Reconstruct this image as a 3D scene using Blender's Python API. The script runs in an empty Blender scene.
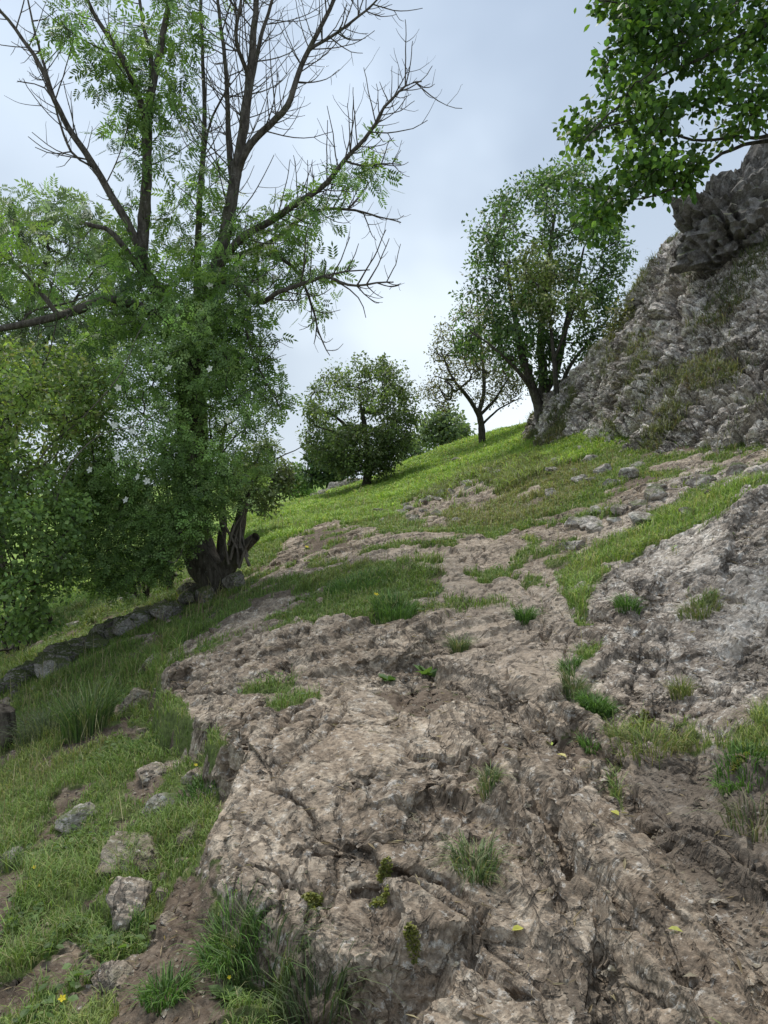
import bpy, math, random
import numpy as np

PI = math.pi
R = math.radians
rng = np.random.default_rng(7)
random.seed(7)
SC = bpy.context.scene
COL = SC.collection
F = 739.0           # focal length of the phone lens in picture pixels
CZ = 1.6            # eye height

# ------------------------------------------------------------------ helpers
def W(px, py, Y):
    """world point seen at a picture position, Y metres ahead"""
    return np.array([(px-384.0)/F*Y, Y, CZ+(512.0-py)/F*Y])

def U32(a): return a.astype(np.int64).astype(np.uint32)
def _mix(h):
    h = h ^ (h >> np.uint32(15)); h = h*np.uint32(0x2c1b3c6d)
    h = h ^ (h >> np.uint32(12)); h = h*np.uint32(0x297a2d39)
    return h ^ (h >> np.uint32(15))
def hsh(ix, iy, iz, seed):
    with np.errstate(over='ignore'):
        h = U32(ix)*np.uint32(0x8da6b343) ^ U32(iy)*np.uint32(0xd8163841) ^ np.uint32((seed*0x9E3779B1) & 0xffffffff)
        if iz is not None: h = h ^ U32(iz)*np.uint32(0xcb1ab31f)
        return _mix(h)
def hf(h, k):
    """k-th uniform number in [0,1) of a hash"""
    with np.errstate(over='ignore'):
        return (_mix(h + np.uint32((k*0x68bc21eb) & 0xffffffff)) & np.uint32(0xffff)).astype(np.float32)/65536.0
def _q(t): return t*t*t*(t*(t*6-15)+10)
def noise2(x, y, seed=0):
    ix = np.floor(x); iy = np.floor(y); fx = x-ix; fy = y-iy
    u = _q(fx); v = _q(fy)
    def g(dx, dy):
        a = hf(hsh(ix+dx, iy+dy, None, seed), 1)*(2*PI)
        return np.cos(a)*(fx-dx)+np.sin(a)*(fy-dy)
    return 1.4*((g(0,0)*(1-u)+g(1,0)*u)*(1-v)+(g(0,1)*(1-u)+g(1,1)*u)*v)
def noise3(x, y, z, seed=0):
    ix = np.floor(x); iy = np.floor(y); iz = np.floor(z); fx = x-ix; fy = y-iy; fz = z-iz
    u = _q(fx); v = _q(fy); w = _q(fz)
    def g(dx, dy, dz):
        h = hsh(ix+dx, iy+dy, iz+dz, seed)
        return ((h & np.uint32(255)).astype(np.float32)/127.5-1)*(fx-dx)+(((h >> np.uint32(8)) & np.uint32(255)).astype(np.float32)/127.5-1)*(fy-dy)+(((h >> np.uint32(16)) & np.uint32(255)).astype(np.float32)/127.5-1)*(fz-dz)
    def pl(dz): return (g(0,0,dz)*(1-u)+g(1,0,dz)*u)*(1-v)+(g(0,1,dz)*(1-u)+g(1,1,dz)*u)*v
    return 1.3*(pl(0)*(1-w)+pl(1)*w)
def fbm2(x, y, o=4, seed=0, gain=.5, lac=2.03):
    r = 0; a = 1.0; f = 1.0
    for k in range(o):
        r = r+a*noise2(x*f+k*17.3, y*f-k*9.1, seed+k); a *= gain; f *= lac
    return r
def fbm3(p, f=1., o=4, seed=0, gain=.5, lac=2.03):
    r = 0; a = 1.0
    for k in range(o):
        r = r+a*noise3(p[:,0]*f+k*7.7, p[:,1]*f-k*3.3, p[:,2]*f+k*1.9, seed+k); a *= gain; f *= lac
    return r
def worley2(x, y, seed=0):
    """F1, F2, hash of the nearest cell, offset to its centre"""
    ix = np.floor(x); iy = np.floor(y)
    f1 = np.full(x.shape, 9., np.float32); f2 = f1.copy(); hid = np.zeros(x.shape, np.uint32); ox = np.zeros_like(f1); oy = np.zeros_like(f1)
    for dx in (-1,0,1):
        for dy in (-1,0,1):
            h = hsh(ix+dx, iy+dy, None, seed)
            vx = ix+dx+hf(h,1)-x; vy = iy+dy+hf(h,2)-y
            d = np.sqrt(vx*vx+vy*vy); n = d < f1
            f2 = np.where(n, f1, np.minimum(f2, d)); f1 = np.where(n, d, f1)
            hid = np.where(n, h, hid); ox = np.where(n, -vx, ox); oy = np.where(n, -vy, oy)
    return f1, f2, hid, ox, oy
def worley3(x, y, z, seed=0):
    ix = np.floor(x); iy = np.floor(y); iz = np.floor(z)
    f1 = np.full(x.shape, 9., np.float32); f2 = f1.copy(); hid = np.zeros(x.shape, np.uint32)
    o = [np.zeros_like(f1) for _ in range(3)]
    for dx in (-1,0,1):
        for dy in (-1,0,1):
            for dz in (-1,0,1):
                h = hsh(ix+dx, iy+dy, iz+dz, seed)
                v = (ix+dx+hf(h,1)-x, iy+dy+hf(h,2)-y, iz+dz+hf(h,3)-z)
                d = np.sqrt(v[0]**2+v[1]**2+v[2]**2); n = d < f1
                f2 = np.where(n, f1, np.minimum(f2, d)); f1 = np.where(n, d, f1); hid = np.where(n, h, hid)
                for k in range(3): o[k] = np.where(n, -v[k], o[k])
    return f1, f2, hid, o
def sstep(a, b, x):
    t = np.clip((x-a)/(b-a), 0, 1); return t*t*(3-2*t)

def tag(o, label=None, cat=None, group=None, kind=None):
    for k, v in (('label',label),('category',cat),('group',group),('kind',kind)):
        if v: o[k] = v
    return o
def empty(name, loc):
    o = bpy.data.objects.new(name, None); COL.objects.link(o); o.location = [float(c) for c in loc]; o.empty_display_size = .2
    return o
def build(name, verts, faces, mat, attrs=None, smooth=False, parent=None, origin=None):
    """ONE mesh object out of arrays; faces = list of (n,3) / (n,4) index arrays; verts in world space"""
    verts = np.asarray(verts, np.float32)
    if parent is not None: verts = verts-np.array(parent.location, np.float32)
    elif origin is not None: verts = verts-np.asarray(origin, np.float32)
    faces = [np.asarray(f, np.int32) for f in faces if len(f)]
    me = bpy.data.meshes.new(name)
    me.vertices.add(len(verts)); me.vertices.foreach_set('co', verts.ravel())
    idx = np.concatenate([f.ravel() for f in faces])
    tot = np.concatenate([np.full(len(f), f.shape[1], np.int32) for f in faces])
    me.loops.add(len(idx)); me.loops.foreach_set('vertex_index', idx)
    me.polygons.add(len(tot)); me.polygons.foreach_set('loop_start', np.concatenate([[0], np.cumsum(tot)[:-1]]).astype(np.int32))
    me.polygons.foreach_set('use_smooth', np.full(len(tot), bool(smooth)))
    me.update(calc_edges=True)
    for an, a in (attrs or {}).items():
        a = np.asarray(a, np.float32)
        if a.ndim == 1:
            me.attributes.new(an, 'FLOAT', 'POINT').data.foreach_set('value', a)
        else:
            if a.shape[1] == 3: a = np.concatenate([a, np.ones((len(a),1), np.float32)], 1)
            me.attributes.new(an, 'FLOAT_COLOR', 'POINT').data.foreach_set('color', a.ravel())
    if mat: me.materials.append(mat)
    o = bpy.data.objects.new(name, me); COL.objects.link(o)
    if parent is not None: o.parent = parent
    elif origin is not None: o.location = [float(c) for c in origin]
    return o

# node shorthand -----------------------------------------------------------
class NT:
    def __init__(s, name):
        s.m = bpy.data.materials.new(name); s.m.use_nodes = True; s.t = s.m.node_tree; s.t.nodes.clear()
        s.out = s.n('ShaderNodeOutputMaterial')
    def n(s, typ, ins=None, **kw):
        nd = s.t.nodes.new(typ)
        for k, v in kw.items(): setattr(nd, k, v)
        for k, v in (ins or {}).items(): s.set(nd.inputs[k], v)
        return nd
    def set(s, sock, v):
        if isinstance(v, bpy.types.NodeSocket): s.t.links.new(v, sock)
        elif isinstance(v, (tuple, list)) and len(v) == 3 and sock.type == 'RGBA': sock.default_value = (*v, 1)
        else: sock.default_value = v
    def pos(s): return s.n('ShaderNodeNewGeometry').outputs['Position']
    def attr(s, name, out='Fac'): return s.n('ShaderNodeAttribute', attribute_name=name).outputs[out]
    def noise(s, vec, scale, detail=4, rough=.55, dist=0.):
        return s.n('ShaderNodeTexNoise', {'Vector':vec,'Scale':scale,'Detail':detail,'Roughness':rough,'Distortion':dist}).outputs['Fac']
    def voro(s, vec, scale, feature='F1', out='Distance'):
        return s.n('ShaderNodeTexVoronoi', {'Vector':vec,'Scale':scale}, feature=feature).outputs[out]
    def scale(s, vec, sc, rot=(0,0,0)):
        return s.n('ShaderNodeMapping', {'Vector':vec,'Scale':sc,'Rotation':rot}).outputs[0]
    def ramp(s, fac, a, b):
        return s.n('ShaderNodeMapRange', {'Value':fac,'From Min':a,'From Max':b}, interpolation_type='SMOOTHSTEP').outputs[0]
    def mix(s, fac, a, b, mode='MIX'):
        nd = s.n('ShaderNodeMix', data_type='RGBA', blend_type=mode)
        s.set(nd.inputs[0], fac); s.set(nd.inputs[6], a); s.set(nd.inputs[7], b); return nd.outputs[2]
    def math(s, op, a, b=0.):
        nd = s.n('ShaderNodeMath', operation=op); s.set(nd.inputs[0], a); s.set(nd.inputs[1], b); return nd.outputs[0]
    def bump(s, h, strength, dist, normal=None):
        i = {'Height':h,'Strength':strength,'Distance':dist}
        if normal: i['Normal'] = normal
        return s.n('ShaderNodeBump', i).outputs[0]
    def finish(s, col, rough=.85, normal=None, spec=.3, transl=None):
        b = s.n('ShaderNodeBsdfPrincipled', {'Base Color':col,'Roughness':rough,'Specular IOR Level':spec})
        if normal: s.set(b.inputs['Normal'], normal)
        sh = b.outputs[0]
        if transl:
            tr = s.n('ShaderNodeBsdfTranslucent', {'Color':transl[1]})
            mx = s.n('ShaderNodeMixShader', {0:transl[0],1:sh,2:tr.outputs[0]}); sh = mx.outputs[0]
        s.t.links.new(sh, s.out.inputs[0]); return s.m

# ------------------------------------------------------------------ camera
cam = bpy.data.cameras.new('camera'); camo = bpy.data.objects.new('camera', cam); COL.objects.link(camo)
camo.location = (0,0,CZ); camo.rotation_euler = (R(90),0,0)
cam.sensor_fit = 'VERTICAL'; cam.sensor_height = 24; cam.lens = 24*F/1024.0
cam.clip_start = .05; cam.clip_end = 8000; SC.camera = camo

# ------------------------------------------------------------------ terrain: large shape
CTRL = [ # px, py, metres ahead
 (0,1024,2.35),(150,1024,2.2),(330,1024,2.0),(500,1024,1.9),(640,1024,1.82),(768,1024,1.75),
 (0,900,3.2),(150,900,2.85),(230,890,2.65),(400,900,2.37),(600,900,2.3),(700,880,2.3),(768,890,2.15),
 (0,800,4.5),(120,800,3.8),(240,790,3.3),(400,800,2.98),(560,800,2.9),(680,800,2.75),(768,780,2.6),
 (0,700,7),(100,700,5.8),(190,700,4.7),(330,700,4.1),(480,700,3.95),(600,700,3.75),(700,720,3.3),(768,720,3.0),
 (0,665,9.5),(60,650,8.6),(200,640,6.4),(330,640,5.2),(470,640,4.95),(600,640,4.55),(700,640,4.1),(768,630,3.9),
 (0,628,13),(110,610,10.5),(215,592,9.2),(330,590,6.9),(450,590,6.3),(580,590,5.6),(700,565,5.2),(768,550,4.8),
 (30,590,19),(150,570,14.5),(270,550,11.5),(380,545,8.6),(490,540,8.5),(590,530,7.6),(700,500,6.7),(768,475,6.2),
 (270,520,19),(330,520,14.5),(420,510,13.5),(500,497,12.3),(600,480,10.4),(700,465,9.3),(768,458,8.6),
 (260,512,26),(300,503,27),(330,493,27.5),(365,487,24),(400,467,29),(440,449,30),(482,444,27),(490,433,31),(525,425,29),(540,428,22),
 (150,552,24),(0,580,27)]
cp = np.array([W(*c) for c in CTRL])
extra = np.array([(-9,0,-1.2),(-5,0,-.7),(-2,0,-.25),(0,0,.0),(1.6,0,.35),(4,0,1.9),(-9,-2,-1.3),(0,-2,-.15),(3,-2,1),
  (3.2,2,1.4),(6,2,3),(5,4.2,2.3),(9,5,4.6),(-6,4,-1.2),(-12,8,-2.4),(8,9,4.6),(7,14,4.6),(12,14,6.6),(6,20,4.6),(14,22,7.5),
  (-20,20,-3.5),(-20,30,-4.5),(-10,36,-1.0),(-4,40,1.1),(2,42,2.6),(7,42,4.2),(20,42,8),(-30,60,-7),(-8,60,-3),(4,62,.5),(20,62,6),
  (-60,120,-6),(-16,120,0),(10,120,-1),(60,120,9),(-25,220,12),(-100,220,5),(40,220,4),(140,220,10),(-60,420,10),(60,420,8),(0,900,0),(-900,900,0),(900,900,0),(0,2600,0),(-2600,2600,0),(2600,2600,0),(700,120,10),(-700,120,-10)])
cp = np.concatenate([cp, extra])
def st(x, y):
    y = np.maximum(y, -2.4); return x/(y+3.0), np.log(y+3.0)
def _U(r2): return np.where(r2 > 1e-12, r2*np.log(np.maximum(r2, 1e-12)), 0)
cs_, ct_ = st(cp[:,0], cp[:,1]); A2 = np.stack([np.arcsinh(cs_*3)*.9, ct_], 1); n_ = len(cp)
# z is interpolated as slope (z over distance) so near and far ground are treated alike
tz = (cp[:,2])/(cp[:,1]+3.0)
K = _U(((A2[:,None]-A2[None])**2).sum(2))+np.eye(n_)*.002
Pm = np.concatenate([np.ones((n_,1)), A2], 1)
sol = np.linalg.solve(np.block([[K, Pm],[Pm.T, np.zeros((3,3))]]), np.concatenate([tz, np.zeros(3)]))
GA = np.linspace(-2.6, 2.6, 261); GT = np.linspace(-.5, 8.1, 431)
ga, gt = np.meshgrid(GA, GT)
gz = np.zeros(ga.shape)
for k in range(n_): gz += sol[k]*_U((ga-A2[k,0])**2+(gt-A2[k,1])**2)
gz += sol[n_]+sol[n_+1]*ga+sol[n_+2]*gt
def bil(G, a, t, A, T):
    fa = np.clip((a-A[0])/(A[1]-A[0]), 0, len(A)-1.001); ft = np.clip((t-T[0])/(T[1]-T[0]), 0, len(T)-1.001)
    i = fa.astype(int); j = ft.astype(int); u = fa-i; v = ft-j
    return (G[j,i]*(1-u)+G[j,i+1]*u)*(1-v)+(G[j+1,i]*(1-u)+G[j+1,i+1]*u)*v
def macro(x, y):
    s, t = st(np.asarray(x, float), np.asarray(y, float))
    return bil(gz, np.arcsinh(s*3)*.9, t, GA, GT)*(np.maximum(y, -2.4)+3.0)
YS = np.geomspace(1.3, 70, 700)
def ray(px, py, Hf):
    """where the line of sight through a picture position meets the ground"""
    x = (px-384.0)/F*YS; z = CZ+(512.0-py)/F*YS; h = Hf(x, YS)
    hit = np.nonzero(z < h)[0]
    if len(hit) == 0 or hit[0] == 0: k = 1 if len(hit) else int(np.argmin(z-h)); k = max(k,1)
    else: k = hit[0]
    a = z[k-1]-h[k-1]; b = z[k]-h[k]; f = min(max(a/(a-b+1e-9), 0), 1) if a > 0 else 0
    Y = YS[k-1]+(YS[k]-YS[k-1])*f
    return np.array([(px-384.0)/F*Y, Y])
def G2(pts): return np.array([ray(a, b, macro) for a, b in pts])

# ------------------------------------------------------------------ regions of rock, soil, turf (measured, then kept in world coordinates)
def sdf(poly, x, y):
    """signed distance to a polygon, positive inside"""
    d = np.full(x.shape, 1e9); ins = np.zeros(x.shape, bool); n = len(poly)
    for i in range(n):
        a = poly[i]; b = poly[(i+1) % n]; e = b-a; L = (e**2).sum()+1e-12
        t = np.clip(((x-a[0])*e[0]+(y-a[1])*e[1])/L, 0, 1)
        d = np.minimum(d, (x-a[0]-t*e[0])**2+(y-a[1]-t*e[1])**2)
        c = (a[1] > y) != (b[1] > y)
        ins ^= c & (x < (b[0]-a[0])*(y-a[1])/(b[1]-a[1]+1e-15)+a[0])
    return np.sqrt(d)*np.where(ins, 1, -1)
def sdf_line(line, x, y):
    """distance to an open line and side (+1 left of travel)"""
    d = np.full(x.shape, 1e9); side = np.ones(x.shape)
    for i in range(len(line)-1):
        a = line[i]; e = line[i+1]-a; L = (e**2).sum()+1e-12
        t = np.clip(((x-a[0])*e[0]+(y-a[1])*e[1])/L, 0, 1)
        dd = (x-a[0]-t*e[0])**2+(y-a[1]-t*e[1])**2; m = dd < d
        side = np.where(m, np.sign(e[0]*(y-a[1])-e[1]*(x-a[0])+1e-12), side); d = np.minimum(d, dd)
    return np.sqrt(d), side
DAMP = [(606,750),(660,746),(720,754),(800,767),(800,985),(735,945),(680,885),(625,818)]
WORN = [(360,548),(440,533),(530,548),(568,590),(590,640),(575,700),(545,716),(470,690),(440,640),(430,590)]
ROCK = [[(155,690),(225,645),(300,632),(370,612),(440,600),(445,575),(385,555),(372,541),(440,532),(530,548),(562,575),(580,622),(605,645),(690,715),(660,745),(600,740),(610,800),(680,880),(800,990),(800,1060),(345,1060),(330,965),(262,935),(212,905),(205,855),(240,772),(195,735)],
        [(556,606),(578,585),(625,552),(700,530),(740,515),(768,495),(860,470),(860,800),(768,762),(700,748),(640,738),(612,715),(600,655)],
        [(490,548),(530,522),(600,503),(690,468),(778,460),(778,486),(700,496),(640,528),(585,556),(540,562)],
        [(430,505),(470,480),(500,490),(480,512)],[(640,470),(700,452),(780,448),(780,458),(700,468)],
        [(400,505),(430,488),(455,500),(440,525),(410,522)],
        [(160,660),(210,628),(270,600),(320,590),(290,612),(240,640),(215,652)],
        [(205,650),(260,628),(330,622),(350,640),(300,650),(240,660)]]
SOIL = [[(296,535),(335,525),(352,533),(346,550),(312,556)],
        [(80,1060),(118,965),(155,905),(175,850),(205,850),(212,905),(228,960),(215,1060)],
        [(372,690),(440,680),(475,700),(435,722),(390,716)],
        [(545,745),(575,735),(600,760),(580,785),(550,770)]]
TURF = [[(556,578),(580,552),(640,530),(700,497),(778,478),(758,505),(706,533),(650,548),(604,580),(588,606),(590,635),(578,640),(570,608)],
        [(262,717),(280,698),(325,686),(332,691),(292,713)],
        [(240,697),(252,684),(310,680),(302,690)],
        [(725,742),(768,712),(860,690),(860,770),(768,768),(742,760)],
        [(340,605),(400,585),(430,565),(420,600),(395,625),(350,622)],
        [(618,728),(680,724),(700,740),(640,748)],
        [(575,655),(595,650),(592,672),(572,690),(560,682)],
        [(690,590),(768,585),(800,600),(768,612),(700,606)]]
ROCK.append([(284,540),(335,519),(368,529),(402,538),(430,549),(385,562),(335,568),(270,585),(240,600),(262,575)]); ROCK.append(DAMP); DAMPP = G2(DAMP); WORNP = G2(WORN); ROCKP = [G2(p) for p in ROCK]; SOILP = [G2(p) for p in SOIL]; TURFP = [G2(p) for p in TURF]
BANKP = [G2([(556,606),(620,548),(700,470),(900,440),(900,760),(700,735),(610,658)])]
def regions(x, y):
    """rock, soil, turf weights and grey tone of the ground"""
    fine = (y > 1) & (y < 34) & (np.abs(x) < y*.75+1)
    rock = np.zeros(x.shape); soil = np.zeros(x.shape); tone = np.zeros(x.shape)
    X = x[fine]; Y = y[fine]; k = .35+.05*Y
    wx = fbm2(X*1.7, Y*1.7, 5, 11, .62); wy = fbm2(X*1.7+40, Y*1.7, 5, 12, .62); q = .13*k
    XX = X+wx*q; YY = Y+wy*q; sf = .02+.004*Y
    r = np.full(X.shape, -9.); s = r.copy(); g = r.copy()
    for p in ROCKP: r = np.maximum(r, sdf(p, XX, YY))
    for p in SOILP: s = np.maximum(s, sdf(p, XX, YY))
    for p in TURFP: g = np.maximum(g, sdf(p, XX+.6*q*wy, YY+.6*q*wx))
    rr = sstep(-sf, sf, r); ss = sstep(-2*sf, 2*sf, s); gg = sstep(-2*sf, 2*sf, g)
    hole = fbm2(X*2.6+21, Y*2.6, 4, 47, .6); gg = gg*(1-.9*sstep(.22,.40,hole))
    # bare patches in the turf of the left slope and the scrubby slope
    pat = fbm2(X*.9+3, Y*.9, 5, 31, .6); pat2 = fbm2(X*2.3+9, Y*2.3, 4, 37, .6)
    near = sstep(16, 8, Y)
    bare = sstep(.30, .46, pat+.45*pat2)*near*.9
    scrub = sstep(0,1.2,sdf(SCRUB, X, Y))*sstep(.16,.34,pat2+.3*pat)
    ss = np.maximum(ss, bare*(1-rr)*.9); rb = sstep(.34,.48,pat2+.25*pat)*near
    rr = np.maximum(rr, np.maximum(rb*.9, scrub))
    # turf creeping into rock hollows
    creep = sstep(.26,.46,fbm2(X*1.5+77, Y*1.5, 5, 41,.6))*sstep(4.2,7,Y)*.9
    gg = np.maximum(gg, creep)
    rr = rr*(1-gg); ss = ss*(1-gg)*(1-.0*rr)
    rr = rr*(1-sstep(.3,.7,ss)*.85)
    rock[fine] = rr; soil[fine] = np.minimum(ss, 1-rr)
    tone[fine] = .80*sstep(-.75,.75, sdf(BANKP[0], XX, YY)+.25*wx)
    return rock, soil, tone
SCRUB = G2([(420,525),(400,500),(470,470),(540,450),(620,470),(560,515),(500,530)])
# ------------------------------------------------------------------ relief: ledges, cracks, fractured blocks
# travel so that the HIGH side lies on the left hand: points, lift above, drop below, reach above, reach below
LEDGE = [
 ([(158,686),(165,722),(200,737),(238,774),(216,812),(205,860),(214,908),(262,935),(325,955)], .03,.10,.5,.3),
 ([(152,684),(163,722),(200,738),(238,774),(222,800)], .05,.16,.35,.3),
 ([(432,668),(480,684),(545,718),(592,682)], .07,.05,.45,.3),
 ([(360,668),(415,657),(446,622)], .08,.05,.35,.2),
 ([(425,806),(470,800),(500,815),(520,852)], .035,.08,.25,.16),
 ([(495,868),(530,905),(560,938),(600,968),(640,1030)], .05,.07,.3,.25),
 ([(768,1005),(720,960),(640,852),(582,775)], .05,.05,.3,.3),
 ([(590,622),(628,640),(655,596)], .06,.07,.3,.25),
 ([(725,630),(745,650),(800,662)], .08,.10,.4,.2),
 ([(664,668),(690,676),(712,690)], .05,.07,.25,.12),
 ([(322,975),(370,958),(400,945),(430,935)], .03,.13,.25,.25),
 ([(520,795),(545,828),(575,872),(598,930)], .05,.03,.25,.2),
 ([(640,720),(700,750),(768,785)], .06,.03,.4,.4),
 ([(380,560),(430,548),(480,552)], .05,.03,.6,.6),
 ([(470,640),(520,630),(560,640)], .05,.03,.4,.4),
 ([(300,648),(340,640),(380,622)], .06,.04,.4,.3),
 ([(100,905),(130,915),(150,880),(140,850)], .05,.05,.2,.2),
 ([(735,545),(742,520),(775,500)], .12,.05,.5,.4),
]
CRACK = [([(246,950),(290,978),(340,992),(395,978),(425,950)], .09,.05),([(520,795),(545,828),(575,872),(598,930),(610,1000)], .055,.022),
 ([(575,872),(625,930),(690,1010)], .05,.016),([(350,800),(420,790),(480,770),(520,760)], .02,.01),
 ([(470,740),(500,790),(520,850),(560,900)], .04,.014),([(600,760),(640,800),(700,850),(768,900)], .03,.012),
 ([(655,855),(690,835),(720,850)], .03,.010),([(640,800),(655,855),(640,870)], .03,.010),
 ([(430,670),(490,696),(545,728),(560,760)], .04,.02),([(415,660),(430,668)], .05,.03),
 ([(500,560),(540,600),(548,650)], .04,.02),([(640,640),(660,690),(650,720)], .03,.012),
 ([(250,760),(330,730),(400,728)], .02,.012),([(290,870),(400,845),(440,820)], .025,.012),
 ([(360,890),(440,870),(480,900),(470,940)], .04,.014),([(480,940),(540,980),(560,1024)], .04,.014)]
LEDGEP = [(G2(a), b[0]*.72, b[1]*.72, b[2], b[3]) for a, *b in LEDGE]; CRACKP = [(G2(a), b, c) for a, b, c in CRACK]
SLABP = G2([(215,790),(300,690),(420,700),(520,740),(440,800),(400,850),(300,930),(220,890)])

def grid_normals(P):
    du = np.gradient(P, axis=0); dv = np.gradient(P, axis=1); n = np.cross(du, dv)
    return n/(np.linalg.norm(n, axis=2, keepdims=True)+1e-9)
def blocks(x, y, size, seed, ang=0., an=1., tilt=.5):
    """tilted fracture blocks: height and distance to the joints"""
    c, s = math.cos(ang), math.sin(ang)
    u = (x*c+y*s)/size; v = (-x*s+y*c)/(size*an)
    f1, f2, h, ox, oy = worley2(u, v, seed)
    hh = hf(h,3)-.5+tilt*((hf(h,4)-.5)*ox+(hf(h,5)-.5)*oy)*2
    return hh, f2-f1
def relief(x, y, rock, soil, tone):
    """height added to the large shape: turf humps, big blocks, ledges and cracks"""
    z = np.zeros(x.shape)
    fine = (y > 1) & (y < 36) & (np.abs(x) < y*.75+1)
    turf = np.clip(1-rock-soil, 0, 1)
    z += turf*(.05*fbm2(x*.9, y*.9, 4, 51)*sstep(0,6,y)+.02*fbm2(x*4, y*4, 3, 57))*np.where(y < 60, 1, 0)
    X = x[fine]; Y = y[fine]; rk = rock[fine]; so = soil[fine]; tn = tone[fine]
    wx = X+.11*fbm2(X*2.0, Y*2.0, 3, 61); wy = Y+.11*fbm2(X*2.0+30, Y*2.0, 3, 62)
    slab = sstep(-.15,.35,sdf(SLABP, wx, wy))          # the worn, hardly jointed slab
    amp = (1-.75*slab)*(.9-.2*tn)
    a1, e1 = blocks(wx, wy, .70, 71, -.22, 2.1, 1.1)
    a2, e2 = blocks(wx, wy, .30, 72, .35, 1.7, 1.2)
    zone = sstep(-.1,.5,fbm2(X*1.1+8, Y*1.1, 3, 78))
    r = amp*(.028*a1+.016*a2*(.3+.9*zone))
    r += -amp*(.022*np.exp(-(e1/.06)**2)+.012*np.exp(-(e2/.08)**2)*zone)
    r += .012*fbm2(wx*2.0, wy*1.1, 2, 81, .5)*(1+.8*slab)+.05*fbm2(X*.8, Y*.8, 2, 83)
    # beds dipping to the right: long treads, short risers that face left (near) or downhill (far)
    def beds(u, v, per, sd):
        q = u/per+.42*fbm2(u*.9/per*.3, v*.35/per*.3, 3, sd)+.06*fbm2(u*2/per*.5, v*1.2/per*.5, 3, sd+1)
        k = np.floor(q); f = q-k; h = hsh(k, np.floor(v/per*.22+3*hf(hsh(k, k, None, sd), 2)), None, sd+2)
        return (np.minimum(f/.045, 1)*(1-f)-.5)*(.15+1.1*hf(h,1))
    nearw = sstep(5.2,3.6,Y)*(1-tn)
    u1 = X*.975+Y*.22; v1 = -X*.22+Y*.975
    r += nearw*(.058*beds(u1, v1, .50, 141)*(1-.6*slab)+.022*beds(u1, v1, .15, 151)*zone)
    u2 = Y*.93-X*.36; v2 = X*.93+Y*.36
    r += (1-nearw)*(.050*beds(u2, v2, .75, 161)+.022*beds(u2+.3*u1, v2, .26, 171)*(.3+zone))
    z[fine] += rk*(r+.03)
    f1, f2, h, ox, oy = worley2(X*22, Y*22, 91)
    peb = np.maximum(0, .42-f1)*hf(h,6)**3
    z[fine] += so*(.03*fbm2(X*3, Y*3, 4, 93)+.010*fbm2(X*19, Y*19, 4, 95, .6)+.035*peb-.01)
    dz = np.zeros(X.shape)
    jx = .03*noise2(X*5, Y*5, 97); sw = .02+.03*np.abs(noise2(X*3, Y*3, 98))
    for line, up, dn, ru, rd in LEDGEP:
        lo = line.min(0)-1.8; hi = line.max(0)+1.8
        m = (X > lo[0]) & (X < hi[0]) & (Y > lo[1]) & (Y < hi[1])
        d, sd = sdf_line(line, wx[m]*.5+X[m]*.5, wy[m]*.5+Y[m]*.5); d = d*sd+jx[m]
        k = sstep(-sw[m],sw[m],d)
        dz[m] += k*up*np.exp(-np.maximum(d,0)/ru)-(1-k)*dn*np.exp(-np.maximum(-d,0)/rd)
    for line, dep, wid in CRACKP:
        lo = line.min(0)-.4; hi = line.max(0)+.4
        m = (X > lo[0]) & (X < hi[0]) & (Y > lo[1]) & (Y < hi[1])
        d, sd = sdf_line(line, wx[m]*.5+X[m]*.5, wy[m]*.5+Y[m]*.5)
        w = wid*(.4+1.3*np.maximum(0,.5+noise2(X[m]*6, Y[m]*6, 99)))
        dz[m] -= 1.7*dep*np.exp(-(d/w)**2)
    z[fine] += dz
    return z
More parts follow.
